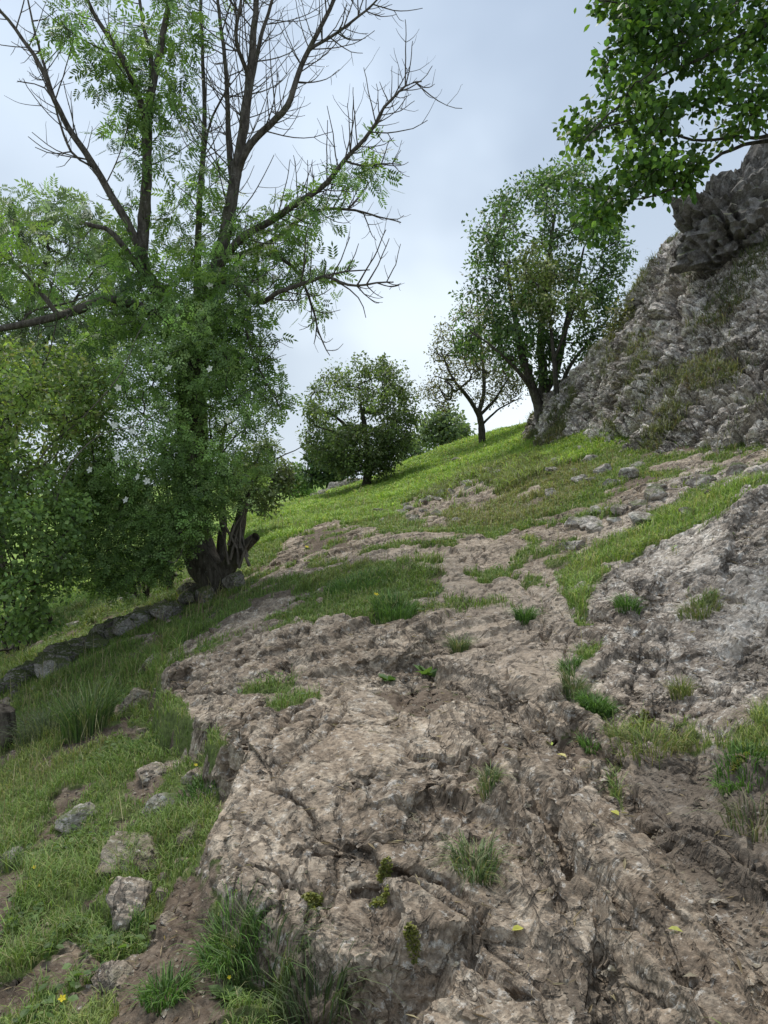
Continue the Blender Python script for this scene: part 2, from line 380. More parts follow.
def fine_disp(p, tone):
    """fracture facets, cracks, pits and grain, measured along the rock's own surface"""
    w = p+.006*np.stack([fbm3(p, 7, 2, 301), fbm3(p+9, 7, 2, 302), fbm3(p+19, 7, 2, 303)], 1)
    zone = sstep(-.25,.35,fbm3(p, 1.3, 3, 305)); slab = sstep(-.15,.35,sdf(SLABP, p[:,0], p[:,1]))
    d = np.zeros(len(p)); fv = np.zeros(len(p)); act = .85*(.25+.95*zone)*(1-.3*slab)*(.9+.5*tone)
    for size, a, sd in ((.40,.034,311),(.15,.013,312),(.055,.0065,313),(.020,.0034,314)):
        q = w/size; c, s_ = math.cos(-.3+.5*(sd-311)), math.sin(-.3+.5*(sd-311))
        qx = q[:,0]*c+q[:,1]*s_; qy = (-q[:,0]*s_+q[:,1]*c)*.55
        f1, f2, h, o = worley3(qx, qy, q[:,2]*1.7, sd)
        k = hf(h,4)-.5+1.1*((hf(h,5)-.5)*o[0]+(hf(h,6)-.5)*o[1]+(hf(h,7)-.5)*o[2])*2
        d += (act if sd < 313 else .55+.45*act)*a*(k-.7*np.exp(-((f2-f1)/.06)**2)*(hf(h,2) < .5)); fv += (hf(h,8)-.5)*(.5 if sd > 312 else .7)
    rid = 1-np.abs(fbm3(p*np.array([1.,.4,1.]), 5.0, 3, 321, .5)); d += .006*(rid-.65)
    d += .0028*fbm3(p, 34, 4, 325, .75)
    d -= .014*np.maximum(0, fbm3(p, 12, 3, 327)-.33)*(.5+.6*slab)
    for ang, f, a, sd in ((-.35,2.2,.055,331),(.9,3.0,.042,332),(-.15,5.5,.028,333),(.45,7.,.020,334)):
        c, q = math.cos(ang), math.sin(ang)
        u = (w[:,0]*c+w[:,1]*q)*f; v = (-w[:,0]*q+w[:,1]*c)*f*.30
        n = noise3(u, v, w[:,2]*f*.6, sd)+.30*noise3(u*2.7, v*2.7, w[:,2]*f, sd+10)
        d -= a*np.exp(-(np.abs(n)/.030)**1.5)*sstep(-.15,.25,noise3(u*.6, v*.6, w[:,2]*0, sd+20))
    return d, fv

c_f = np.arange(-.5, .5001, .00150)
c_o = np.concatenate([np.geomspace(.503, 3.2, 42)])
CS = np.concatenate([-c_o[::-1], c_f, c_o])
TT = np.concatenate([np.linspace(math.log(.75), math.log(4.3), 40)[:-1], np.arange(math.log(4.3), math.log(9), .00105), np.arange(math.log(9), math.log(14), .0017), np.arange(math.log(14), math.log(33.5), .003), np.linspace(math.log(33.6), math.log(3000), 110)])
gs, gt2 = np.meshgrid(CS, TT)
gy = np.exp(gt2)-3.0; gx = gs*(gy+3.0)
shp = gx.shape; gx = gx.ravel(); gy = gy.ravel()
ROCKW, SOILW, TONE = regions(gx, gy)
gz0 = macro(gx, gy)
zz = gz0+relief(gx, gy, ROCKW, SOILW, TONE)
Zb = zz.reshape(shp)
for _ in range(1):
    Zq = Zb.copy(); Zq[1:-1] = .25*Zb[:-2]+.5*Zb[1:-1]+.25*Zb[2:]; Zb = Zq.copy(); Zb[:,1:-1] = .25*Zq[:,:-2]+.5*Zq[:,1:-1]+.25*Zq[:,2:]
mb = sstep(.05,.5,ROCKW)*np.where((gy > 1) & (gy < 30), 1, 0); zz = zz*(1-mb)+Zb.ravel()*mb
ZG = zz.reshape(shp); RG = ROCKW.reshape(shp); SG = SOILW.reshape(shp)
def look(G, x, y):
    x = np.asarray(x, float); y = np.asarray(y, float)
    s, t = st(x, y)
    i = np.clip(np.searchsorted(CS, s)-1, 0, len(CS)-2); j = np.clip(np.searchsorted(TT, t)-1, 0, len(TT)-2)
    u = np.clip((s-CS[i])/(CS[i+1]-CS[i]), 0, 1); v = np.clip((t-TT[j])/(TT[j+1]-TT[j]), 0, 1)
    return (G[j,i]*(1-u)+G[j,i+1]*u)*(1-v)+(G[j+1,i]*(1-u)+G[j+1,i+1]*u)*v
def H(x, y): return look(ZG, x, y)
def at(px, py):
    """ground point seen at a picture position"""
    g = ray(px, py, H); return np.array([g[0], g[1], float(H(g[0], g[1]))])
def displaced(V3):
    """add the fine fracture relief along the surface normals of a (rows, columns, 3) sheet"""
    v = V3.reshape(-1,3).copy(); n = grid_normals(V3).reshape(-1,3); n *= np.sign(n[:,2:3]+1e-9)
    wt = np.clip(look(RG, v[:,0], v[:,1])+.75*look(SG, v[:,0], v[:,1]), 0, 1); fv = np.zeros(len(v))
    m = (wt > .02) & (v[:,1] > 1) & (v[:,1] < 26) & (np.abs(v[:,0]) < v[:,1]*.75+1)
    fd, f_ = fine_disp(v[m], look(TG, v[m,0], v[m,1])); v[m] += n[m]*(fd*wt[m])[:,None]; fv[m] = f_
    return v, fv
TG = TONE.reshape(shp)
# rows and columns are drawn together where the ground is steep, so that risers are not stretched
zc = ZG; dzs = np.abs(np.gradient(zc, axis=1)/(np.gradient(gx.reshape(shp), axis=1)+1e-9)); dzt = np.abs(np.gradient(zc, axis=0)/(np.gradient(gy.reshape(shp), axis=0)+1e-9))
fin = (np.abs(gs) < .499) & (gt2 > math.log(4.4)) & (gt2 < math.log(13))
def blur(A, ax, n):
    for _ in range(n):
        A = (np.roll(A, 1, ax)+A*2+np.roll(A, -1, ax))/4
    return A
def redraw(q, g, ax):
    w = np.where(fin, np.minimum(np.sqrt(1+g*g), 4.5), 1); w = blur(w, ax, 6); w = blur(w, 1-ax, 3)
    if ax == 1: w = w.T; q = q.T
    seg = .5*(w[1:]+w[:-1])*np.diff(q, axis=0); C = np.concatenate([np.zeros((1,q.shape[1])), np.cumsum(seg, 0)]); out = q.copy()
    lo = int(np.argmax(fin.any(1-ax))); hi = q.shape[0]-1-int(np.argmax(fin.any(1-ax)[::-1]))
    base = (q[lo:hi+1,0]-q[lo,0])/(q[hi,0]-q[lo,0])
    for c in range(q.shape[1]):
        cc = C[lo:hi+1,c]; out[lo:hi+1,c] = np.interp(cc[0]+base*(cc[-1]-cc[0]), cc, q[lo:hi+1,c])
    return out.T if ax == 1 else out
t_new = blur(redraw(gt2, dzt, 0), 1, 4); s_new = blur(redraw(gs, dzs, 1), 0, 4)
edge = np.zeros(shp, bool); edge[:6] = edge[-6:] = True; edge[:,:6] = edge[:,-6:] = True
t_new = np.where(edge, gt2, t_new); s_new = np.where(edge, gs, s_new)
ny = np.exp(t_new)-3; nx = s_new*(ny+3)
RN, SN, TN = (look(Gd, nx, ny).ravel() for Gd in (RG, SG, TG))
nz_ = look(ZG, nx, ny)
gv, FV = displaced(np.stack([nx, ny, nz_], 2))
reg, _f = displaced(np.stack([gx, gy, zz], 1).reshape(shp+(3,)))
ZG = reg[:,2].reshape(shp)
ROCKW, SOILW, TONE = RN, SN, TN; gx = nx.ravel(); gy = ny.ravel()

# ---- materials of ground and rock
def rock_nodes(s, p, tone, facet=None):
    """colour and bump of the limestone: worn buff on the path, lichen grey on the bank"""
    p2 = s.scale(p, (1,.55,1.2))
    n1 = s.noise(p2, 1.6, 6, .6); n2 = s.noise(p2, 9, 10, .76, .2); n3 = s.noise(p, 40, 6, .7); n4 = s.noise(p, 150, 3, .65)
    buff = s.mix(s.ramp(n1,.35,.68), (.235,.184,.136), (.335,.275,.212))
    buff = s.mix(s.ramp(n2,.46,.62), buff, (.41,.35,.278))
    grey = s.mix(s.ramp(n1,.36,.66), (.31,.275,.24), (.50,.455,.405))
    grey = s.mix(s.ramp(n2,.48,.63), grey, (.62,.585,.54))
    c = s.mix(tone, buff, grey)
    if facet: c = s.mix(s.ramp(facet, -.8, .8), s.mix(1., c, (.66,.64,.62), 'MULTIPLY'), s.mix(1., c, (1.22,1.21,1.19), 'MULTIPLY'))
    dark = s.ramp(s.noise(p, 3.6, 10, .78, .4), .55, .615)
    c = s.mix(s.math('MULTIPLY', dark, .52), c, (.115,.092,.070))
    stain = s.ramp(s.noise(p, .9, 6, .7, .5), .50, .62)
    c = s.mix(s.math('MULTIPLY', stain, .42), c, s.mix(1., c, (.55,.50,.45), 'MULTIPLY'))
    speck = s.ramp(s.noise(p, 30, 7, .76), .55, .59)
    c = s.mix(s.math('MULTIPLY', speck, .35), c, (.12,.10,.08))
    lich = s.ramp(s.noise(p, 21, 8, .76), .565, .60)
    c = s.mix(s.math('MULTIPLY', lich, s.math('ADD', s.math('MULTIPLY', tone, .45), .40)), c, (.68,.66,.61))
    c = s.mix(s.ramp(n3,.33,.67), s.mix(1., c, (.62,.61,.60), 'MULTIPLY'), s.mix(1., c, (1.26,1.25,1.23), 'MULTIPLY'))
    crk = None
    for ang, sc, st_, th in ((.28,2.1,.22,.016),(-.75,3.0,.35,.016),(.12,6.,.3,.022),(1.3,5.,.4,.020)):
        q = s.scale(p, (sc, sc*st_, sc*.8), (0,0,ang)); nn = s.noise(q, 1., 5, .62, .35)
        e = s.math('SUBTRACT', 1., s.ramp(s.math('ABSOLUTE', s.math('SUBTRACT', nn, .5)), th*.35, th))
        e = s.math('MULTIPLY', e, s.ramp(s.noise(q, .7, 2), .50, .60)); crk = e if crk is None else s.math('MAXIMUM', crk, e)
    c = s.mix(s.math('MULTIPLY', crk, .62), c, (.085,.068,.052))
    h = s.math('ADD', s.math('MULTIPLY', n2, .35), s.math('ADD', s.math('MULTIPLY', n3, .40), s.math('MULTIPLY', n4, .18)))
    h = s.math('SUBTRACT', h, s.math('MULTIPLY', crk, .55))
    return c, h
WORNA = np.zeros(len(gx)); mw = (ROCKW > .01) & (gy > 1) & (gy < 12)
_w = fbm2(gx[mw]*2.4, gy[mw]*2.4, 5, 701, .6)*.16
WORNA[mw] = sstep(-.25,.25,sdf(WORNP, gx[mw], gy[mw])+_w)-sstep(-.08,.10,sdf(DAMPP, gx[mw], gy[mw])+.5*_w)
def ground_mat():
    s = NT('turf_soil_and_limestone'); p = s.pos()
    rock = s.attr('rock'); soil = s.attr('soil'); tone = s.attr('tone')
    rc, rh = rock_nodes(s, p, tone, s.attr('facet'))
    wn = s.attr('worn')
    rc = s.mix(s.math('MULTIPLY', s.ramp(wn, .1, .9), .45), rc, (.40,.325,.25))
    rc = s.mix(s.math('MULTIPLY', s.ramp(s.math('MULTIPLY', wn, -1.), .1, .9), .72), rc, (.105,.085,.066))
    n = s.noise(p, 3, 5, .6); n2 = s.noise(p, 30, 5, .65); n3 = s.noise(p, 110, 3, .6)
    sc = s.mix(s.ramp(n,.35,.65), (.085,.062,.044), (.155,.118,.086)); sc = s.mix(s.ramp(n2,.48,.72), sc, (.225,.18,.135))
    tc = s.mix(s.ramp(n2,.35,.65), (.075,.095,.03), (.13,.165,.05)); tc = s.mix(s.ramp(n,.5,.75), tc, (.115,.105,.052))
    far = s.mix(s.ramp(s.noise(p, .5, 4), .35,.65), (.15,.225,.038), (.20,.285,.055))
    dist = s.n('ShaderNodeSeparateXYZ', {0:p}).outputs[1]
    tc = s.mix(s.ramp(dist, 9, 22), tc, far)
    rf = s.ramp(s.math('ADD', rock, s.math('MULTIPLY', s.math('SUBTRACT', n2, .5), .9)), .38, .58); sf = s.ramp(s.math('ADD', soil, s.math('MULTIPLY', s.math('SUBTRACT', n2, .5), .9)), .35, .6)
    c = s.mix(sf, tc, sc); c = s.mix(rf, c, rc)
    hh = s.math('ADD', s.math('MULTIPLY', n2, .7), s.math('MULTIPLY', n3, .3))
    h = s.n('ShaderNodeMix', {0:rock, 2:hh, 3:rh}).outputs[0]
    return s.finish(c, .9, s.bump(h, .75, .03), .2)
GM = ground_mat()
J, I = shp
ii = (np.arange(J-1)[:,None]*I+np.arange(I-1)[None]).ravel()
quads = np.stack([ii, ii+1, ii+1+I, ii+I], 1)
bank = (TONE > .40) & (ROCKW+SOILW > .5); path = (TONE <= .40) & (ROCKW > .5) & (gx > -1.75)
cls = np.where(bank, 2, np.where(path, 1, 0))[quads[:,0]]
for k, nm, lb in ((0,'ground','grassy hillside with bare earth patches'),(1,'rock_path','worn buff limestone footpath climbing the hillside'),(2,'rock_bank','grey fractured limestone bank beside the path')):
    q = quads[cls == k]; u, inv = np.unique(q, return_inverse=True)
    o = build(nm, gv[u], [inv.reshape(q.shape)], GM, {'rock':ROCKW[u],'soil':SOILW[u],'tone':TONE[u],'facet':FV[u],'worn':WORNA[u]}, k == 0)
    tag(o, lb, kind='structure')

# ------------------------------------------------------------------ cliff
def cr(P, t):
    """Catmull-Rom through a list of arrays"""
    P = np.asarray(P, float); n = len(P); f = np.clip(t, 0, 1)*(n-1); i = np.minimum(f.astype(int), n-2); u = f-i
    g = lambda k: P[np.clip(k, 0, n-1)]
    p0, p1, p2, p3 = g(i-1), g(i), g(i+1), g(i+2); u = u.reshape((-1,)+(1,)*(P.ndim-1))
    return .5*(2*p1+(p2-p0)*u+(2*p0-5*p1+4*p2-p3)*u**2+(3*p1-p0-3*p2+p3)*u**3)
CL = [ # far end to near end; foot (buried) .. top .. back behind the skyline
 [(515,452,20.5),(520,436,20.8),(526,429,21.2),(533,420,21.8),(548,425,24)],
 [(528,490,15.6),(540,462,16),(548,425,17.5),(556,388,19),(590,390,24)],
 [(575,512,12.2),(588,476,12.6),(594,420,14.3),(600,352,16.2),(650,350,21)],
 [(650,502,9.9),(664,472,10.3),(664,380,11.9),(668,250,14.6),(720,262,19)],
 [(750,496,8.1),(768,466,8.6),(764,360,10.1),(752,215,12.8),(800,225,17)],
 [(900,490,7),(920,452,7.4),(910,350,8.6),(880,190,11.2),(940,190,15)],
 [(1150,500,5.2),(1170,450,5.6),(1150,350,6.8),(1080,180,9.3),(1160,170,13)]]
CG = np.array([[W(*p) for p in row] for row in CL])
nu, nv = 980, 600
uu = np.concatenate([np.linspace(0, .72, 860), np.linspace(.722, 1, 120)]); rowsU = cr(CG, uu)                      # (nu,5,3)
vv = np.linspace(0, 1, nv)
CP = np.stack([cr(rowsU[i], vv) for i in range(nu)])                # (nu,nv,3)
def rock_disp(p, n, zone=1., s=1.):
    w = p+.12*s*np.stack([fbm3(p, 1.6/s, 3, 201), fbm3(p+9, 1.6/s, 3, 202), fbm3(p+19, 1.6/s, 3, 203)], 1)
    d = .20*s*fbm3(p, .55/s, 3, 205); fv = 0
    for size, a, sd in ((1.3,.20,211),(.55,.14,212),(.25,.10,213),(.11,.045,214)):
        q = w/(size*s)
        f1, f2, h, o = worley3(q[:,0]*.8, q[:,1]*.8, q[:,2]*1.35, sd)
        k = hf(h,4)-.5+.5*((hf(h,5)-.5)*o[0]+(hf(h,6)-.5)*o[1]+(hf(h,7)-.5)*o[2])*2
        fv = fv+(hf(h,8)-.5)*.85; d += zone*a*s*(k-.85*np.exp(-((f2-f1)/.10)**2)*(hf(h,2) < .7))
    d += .02*s*fbm3(p, 12/s, 3, 221, .6)
    return d, fv
CN = grid_normals(CP)
if CN[nu//2,nv//3,1] > 0: CN = -CN
cpts = CP.reshape(-1,3); cn = CN.reshape(-1,3)
veg = sstep(.16,.50, fbm3(cpts, .75, 4, 231, .6)+.45*(np.tile(vv,(nu,1)).ravel()-.30)-.10*sstep(.35,.15,np.tile(vv,(nu,1)).ravel()))
disp, cfv = rock_disp(cpts, cn, 1-.4*veg)
cpts = cpts+cn*disp[:,None]
cmoss = veg
def cliff_mat():
    s = NT('weathered_grey_limestone'); p = s.pos(); rc, rh = rock_nodes(s, p, 1., s.attr('facet'))
    s2 = s.noise(p, 2.5, 6, .65)
    c = s.mix(s.ramp(s2,.35,.6), rc, s.mix(1., rc, (1.5,1.51,1.53), 'MULTIPLY'))
    nz = s.n('ShaderNodeSeparateXYZ', {0:s.n('ShaderNodeNewGeometry').outputs['Normal']}).outputs[2]
    mossf = s.math('MULTIPLY', s.attr('moss'), s.ramp(s.math('ADD', nz, s.math('MULTIPLY', s.noise(p, 9, 5, .65), .9)), .55, .95))
    mc = s.mix(s.ramp(s.noise(p, 14, 5, .6),.35,.65), (.055,.062,.025), (.13,.115,.055))
    mc = s.mix(s.ramp(s.noise(p, .8, 3),.55,.7), mc, (.115,.07,.025))
    c = s.mix(mossf, c, mc)
    return s.finish(c, .9, s.bump(rh, 1., .06), .2)
CM = cliff_mat()
ij = (np.arange(nu-1)[:,None]*nv+np.arange(nv-1)[None]).ravel()
cq = np.stack([ij, ij+nv, ij+nv+1, ij+1], 1)
o = build('cliff', cpts, [cq], CM, {'moss':cmoss,'facet':cfv}, False); tag(o, 'steep grey limestone slope with moss and grass ledges', kind='structure')
# ------------------------------------------------------------------ plants: wood
class Skel:
    """a branching skeleton: nodes with a parent, later turned into tapered tubes"""
    def __init__(s): s.P = []; s.par = []; s.r = []; s.A = None
    def arr(s): return np.array(s.P)
    def near(s, p):
        d = ((s.arr()-np.asarray(p))**2).sum(1); return int(np.argmin(d))
    def chain(s, pts, r0=None, r1=None, parent=-1, step=.12, wob=.0, rg=rng):
        pts = np.asarray(pts, float)
        if parent >= 0: pts = np.concatenate([[s.P[parent]], pts])
        L = np.concatenate([[0], np.cumsum(np.linalg.norm(np.diff(pts, axis=0), axis=1))])
        n = max(2, int(L[-1]/step)+1); t = np.linspace(0, 1, n)
        # arc-length Catmull-Rom
        k = np.interp(t*L[-1], L, np.arange(len(pts)))/(len(pts)-1)
        Q = cr(pts, k)
        if wob: Q[1:] += np.cumsum(rg.normal(0, wob, (n-1,3)), 0)*np.linspace(.3, 1, n-1)[:,None]
        ids = []
        for i in range(n):
            if i == 0 and parent >= 0: ids.append(parent); continue
            s.P.append(Q[i]); s.par.append(ids[-1] if ids else -1)
            s.r.append(None if r0 is None else r0+(r1-r0)*t[i]); ids.append(len(s.P)-1)
        return ids
    def clumps(s, cs, step=.14, jit=.02, up=.5, rg=rng, low=.8):
        """join clump centres to the skeleton, nearest first"""
        cs = np.asarray(cs); A = s.arr()
        d0 = np.array([np.sqrt(((A-c)**2).sum(1)).min() for c in cs]); ends = []
        for c in cs[np.argsort(d0)]:
            A = s.arr(); d = np.sqrt(((A-c)**2).sum(1))
            cost = d+low*np.maximum(0, A[:,2]-c[2]+.25*np.hypot(A[:,0]-c[0], A[:,1]-c[1]))
            i = int(np.argmin(cost)); p = A[i]; D = d[i]; n = max(2, int(D/step))
            pd = A[i]-A[s.par[i]] if s.par[i] >= 0 else np.array([0,0,1.]); pd = pd/(np.linalg.norm(pd)+1e-9)
            m = p+pd*D*.35+np.array([0,0,up*.2*D])+rg.normal(0, .06*D, 3); last = i
            for k in range(1, n+1):
                t = k/n; q = p*(1-t)**2+2*m*t*(1-t)+c*t*t+(rg.normal(0, jit, 3) if k < n else 0)
                s.P.append(q); s.par.append(last); s.r.append(None); last = len(s.P)-1
            ends.append(last)
        return ends
    def finish(s, rtip=.006, ex=.5, rmax=9.):
        n = len(s.P); w = np.zeros(n); kids = [[] for _ in range(n)]
        for i in range(n):
            if s.par[i] >= 0: kids[s.par[i]].append(i)
        for i in range(n-1, -1, -1):
            if not kids[i]: w[i] = 1
            if s.par[i] >= 0: w[s.par[i]] += w[i]
        r = np.array([s.r[i] if s.r[i] is not None else min(rtip*w[i]**ex, rmax) for i in range(n)])
        for i in range(n):
            p = s.par[i]
            if p >= 0 and s.r[i] is None: r[i] = min(r[i], r[p]*.92 if s.r[p] is not None else r[p])
        tubes = []; seen = np.zeros(n, bool)
        for i in range(n):
            if seen[i]: continue
            c = [i]; rr = [r[i]]; seen[i] = True
            if s.par[i] >= 0: c = [s.par[i], i]; rr = [min(r[s.par[i]], r[i]*1.15), r[i]]
            k = i
            while True:
                q = [j for j in kids[k] if not seen[j]]
                if not q: break
                k = max(q, key=lambda j: (s.r[j] is not None, w[j])); seen[k] = True; c.append(k); rr.append(r[k])
            if len(c) >= 2: tubes.append((np.array([s.P[j] for j in c]), np.array(rr)))
        return tubes
def tube_mesh(tubes, seed=0):
    V = []; Q = []; off = 0
    for P, r in tubes:
        m = len(P); rm = r.max(); k = 12 if rm > .08 else 7 if rm > .02 else 4 if rm > .007 else 3
        T = np.gradient(P, axis=0); T /= np.linalg.norm(T, axis=1, keepdims=True)+1e-9
        ref = np.array([1.,0,0]) if abs(T[0,0]) < .7 else np.array([0,1.,0])
        a = np.cross(T, ref); a /= np.linalg.norm(a, axis=1, keepdims=True)+1e-9; b = np.cross(T, a)
        th = np.arange(k)*2*PI/k
        ring = P[:,None]+(a[:,None]*np.cos(th)[None,:,None]+b[:,None]*np.sin(th)[None,:,None])*r[:,None,None]
        v = ring.reshape(-1,3)
        if k == 12:
            nn = fbm3(v, 4., 3, 401+seed); c = np.repeat(P, k, 0); v = c+(v-c)*(1+.22*nn[:,None])
        V.append(v)
        i = (np.arange(m-1)[:,None]*k+np.arange(k)[None]).ravel(); j = (np.arange(m-1)[:,None]*k+(np.arange(k)+1)[None] % k).ravel()
        Q.append(np.stack([i, j, j+k, i+k], 1)+off); off += m*k
    return np.concatenate(V), np.concatenate(Q)

# ---- leaves: templates in (along, across, up); faces
def _leaf_broad():
    v = np.array([(0,0,0),(.28,.30,.05),(.62,.36,.03),(1,0,-.08),(.62,-.36,.03),(.28,-.30,.05),(.35,0,-.02),(.68,0,-.03)])
    return v, np.array([(0,6,1,1),(1,6,7,2),(2,7,3,3),(0,5,5,6),(5,4,7,6),(4,3,3,7)])
def _tri(q):
    q = np.asarray(q); t = [(a,b,c) for a,b,c,d in q if len({a,b,c}) == 3]+[(a,c,d) for a,b,c,d in q if len({a,c,d}) == 3]
    return np.array(t)
LB_V, LB_F = _leaf_broad(); LB_F = _tri(LB_F)
LD_V = np.array([(0,0,0),(.5,.27,.05),(1,0,0),(.5,-.27,.05)]); LD_F = np.array([(0,2,1),(0,3,2)])
def _pinnate(pairs, wid):
    V = []; Fc = []
    def add(base, ang, L):
        c, s_ = math.cos(ang), math.sin(ang); o = len(V)
        for a, b, u in ((0,0,0),(.5,wid,.03),(1,0,-.03),(.5,-wid,.03)):
            V.append((base+(a*c-b*s_)*L, (a*s_+b*c)*L, u*L-.10*base*base))
        Fc.extend([(o,o+2,o+1),(o,o+3,o+2)])
    for k in range(pairs):
        x = .22+.6*k/pairs
        add(x, .95, .36); add(x, -.95, .36)
    add(.80, 0, .36)
    return np.array(V), np.array(Fc)
LP_V, LP_F = _pinnate(4, .17)       # ash
LR_V, LR_F = _pinnate(2, .30)       # rose
def leaves(P, D, size, tmpl, droop=.2, flat=.6, rg=rng):
    """leaf blades at P pointing along D"""
    Vt, Ft = tmpl; n = len(P); P = np.asarray(P); D = np.asarray(D, float)+np.array([0,0,-droop])
    D /= np.linalg.norm(D, axis=1, keepdims=True)+1e-9
    up = np.array([0,0,1.])*flat+rg.normal(0, .5, (n,3)); up -= D*(up*D).sum(1, keepdims=True); up /= np.linalg.norm(up, axis=1, keepdims=True)+1e-9
    lt = np.cross(up, D); s = np.broadcast_to(np.asarray(size, float), (n,))[:,None,None]
    v = P[:,None]+s*(Vt[None,:,0,None]*D[:,None]+Vt[None,:,1,None]*lt[:,None]+Vt[None,:,2,None]*up[:,None])
    f = (Ft[None]+(np.arange(n)*len(Vt))[:,None,None]).reshape(-1,3)
    return v.reshape(-1,3), f, len(Vt)
def leaf_cols(n, k, cols, wts, var=.18, rg=rng, pick=None):
    cols = np.asarray(cols); c = cols[rg.choice(len(cols), n, p=wts) if pick is None else pick]*(1+rg.normal(0, var, (n,1)))
    return np.repeat(np.clip(c, .005, .9), k, 0)
def merge(parts):
    V = []; Fs = []; C = []; o = 0
    for v, f, c in parts: V.append(v); Fs.append(f+o); C.append(c); o += len(v)
    return np.concatenate(V), np.concatenate(Fs), np.concatenate(C)

def leaf_mat(name='leaf', gloss=.45, tr=.35, lean=0.):
    s = NT(name); c = s.attr('col', 'Color')
    n = s.noise(s.pos(), 60, 2); c = s.mix(s.ramp(n,.3,.7), s.mix(1., c, (.8,.82,.8), 'MULTIPLY'), c)
    tc = s.mix(1., c, (1.5,1.55,.7), 'MULTIPLY')
    nn = None
    if lean:
        g = s.n('ShaderNodeNewGeometry').outputs['Normal']; m = s.n('ShaderNodeMix', {0:lean}, data_type='VECTOR'); s.set(m.inputs[4], g); m.inputs[5].default_value = (0,0,1)
        nn = s.n('ShaderNodeVectorMath', {0:m.outputs[1]}, operation='NORMALIZE').outputs[0]
    return s.finish(c, gloss, nn, .3, (tr, tc))
LEAF = leaf_mat('leaf_blade', .5, .42, .30); GLEAF = leaf_mat('grass_blade', .6, .3, .6); PETAL = leaf_mat('petal', .7, .25)
def bark_mat(name, a, b, moss=.4):
    s = NT(name); p = s.pos(); q = s.scale(p, (1,1,.28))
    n = s.noise(q, 22, 5, .65); m = s.ramp(s.noise(p, 3.5, 5, .65), .5, .68)
    c = s.mix(s.ramp(n,.35,.65), a, b); c = s.mix(s.math('MULTIPLY', m, moss), c, (.07,.08,.03))
    c = s.mix(s.math('MULTIPLY', s.ramp(s.noise(p, 30, 3), .6, .7), .5), c, (.22,.22,.19))
    return s.finish(c, .9, s.bump(n, .9, .03), .15)
BARK = bark_mat('ash_bark', (.045,.038,.030), (.115,.10,.082)); DBARK = bark_mat('thorn_bark', (.030,.026,.021), (.085,.073,.06), .3)
DEAD = bark_mat('dead_wood', (.10,.085,.07), (.22,.19,.16), .1)

def clump_leaves(cs, n, rad, size, tmpl, cols, wts, droop=.25, flat=.6, var=.2, rg=rng, squash=.75, shade=None):
    """n leaves round every clump centre, tips outward; every clump leans to one of the leaf colours"""
    cs = np.asarray(cs); K = len(cs); N_ = K*n
    g = rg.normal(0, 1, (N_,3)); g /= np.linalg.norm(g, axis=1, keepdims=True); g *= (rg.random((N_,1))**.45)
    rr = np.repeat(rad*(.6+.7*rg.random(K)), n)[:,None]
    off = g*rr*np.array([1,1,squash])
    P = np.repeat(cs, n, 0)+off; D = g+rg.normal(0, .6, (N_,3))
    sz = size*(.65+.6*rg.random(N_))
    v, f, k = leaves(P, D, sz, tmpl, droop, flat, rg)
    cl = rg.choice(len(cols), K, p=wts); own = rg.choice(len(cols), N_, p=wts)
    pick = np.where(rg.random(N_) < .6, np.repeat(cl, n), own)
    c = leaf_cols(N_, k, cols, wts, var, rg, pick); c = np.clip(c*np.repeat(np.exp(rg.normal(0, .24, K)), n*k)[:,None], .005, .9)
    return v, f, c
def crown_points(K, c, r, rg, shell=.5, warp=.35, seed=0, lo=None):
    """clump centres in a lumpy ellipsoid"""
    out = []
    while len(out) < K:
        g = rg.normal(0, 1, (K*3,3)); g /= np.linalg.norm(g, axis=1, keepdims=True)
        q = g*(rg.random((K*3,1))**(1/3)*(1-shell)+shell*rg.random((K*3,1))**.12)
        lump = 1+warp*fbm3(g*1.7+seed*3.1, 1., 3, 451+seed)
        q = np.asarray(c)+q*np.asarray(r)*lump[:,None]
        out += [p for p in q if lo is None or p[2] > lo]
    return np.array(out[:K])

# ---------------------------------------------------------------- the big ash tree
def limb(s, pts, r0, r1, Y0=None, parent='near', wob=.006, rg=rng):
    P = [W(*p) for p in pts]; par = -1 if parent is None else s.near(P[0])
    return s.chain(P if par < 0 else P[1:] if len(P) > 1 else P, r0, r1, par, .10, wob, rg)
def twigs(s, ids, n, L, rg, up=.5, r=.008, sub=3, lo=.25, depth=1):
    """bare side shoots that sweep upward, with shorter shoots of their own"""
    tips = []
    for _ in range(n):
        i = ids[int(len(ids)*(lo+(1-lo)*rg.random()))-1]
        if s.par[i] < 0: continue
        d = s.P[i]-s.P[s.par[i]]; d = d/(np.linalg.norm(d)+1e-9)
        o = rg.normal(0, 1, 3); o -= d*(o@d); o /= np.linalg.norm(o)+1e-9
        q = d*.55+o*.85; q /= np.linalg.norm(q); l = L*(.35+.8*rg.random())
        p = s.P[i]; pts = [p+q*l*.35+[0,0,up*l*.04], p+q*l*.65+[0,0,up*l*.16], p+q*l*.92+[0,0,up*l*.38]]
        rr = min(r*(.6+.6*l/L), (s.r[i] or r)*.8)
        t = s.chain(pts, rr, rr*.45, i, max(.05, l/8), .006, rg)
        tips.append(t)
        if depth: twigs(s, t, rg.integers(1, sub+1), l*.5, rg, up, rr*.65, 1, .3, depth-1)
    return tips
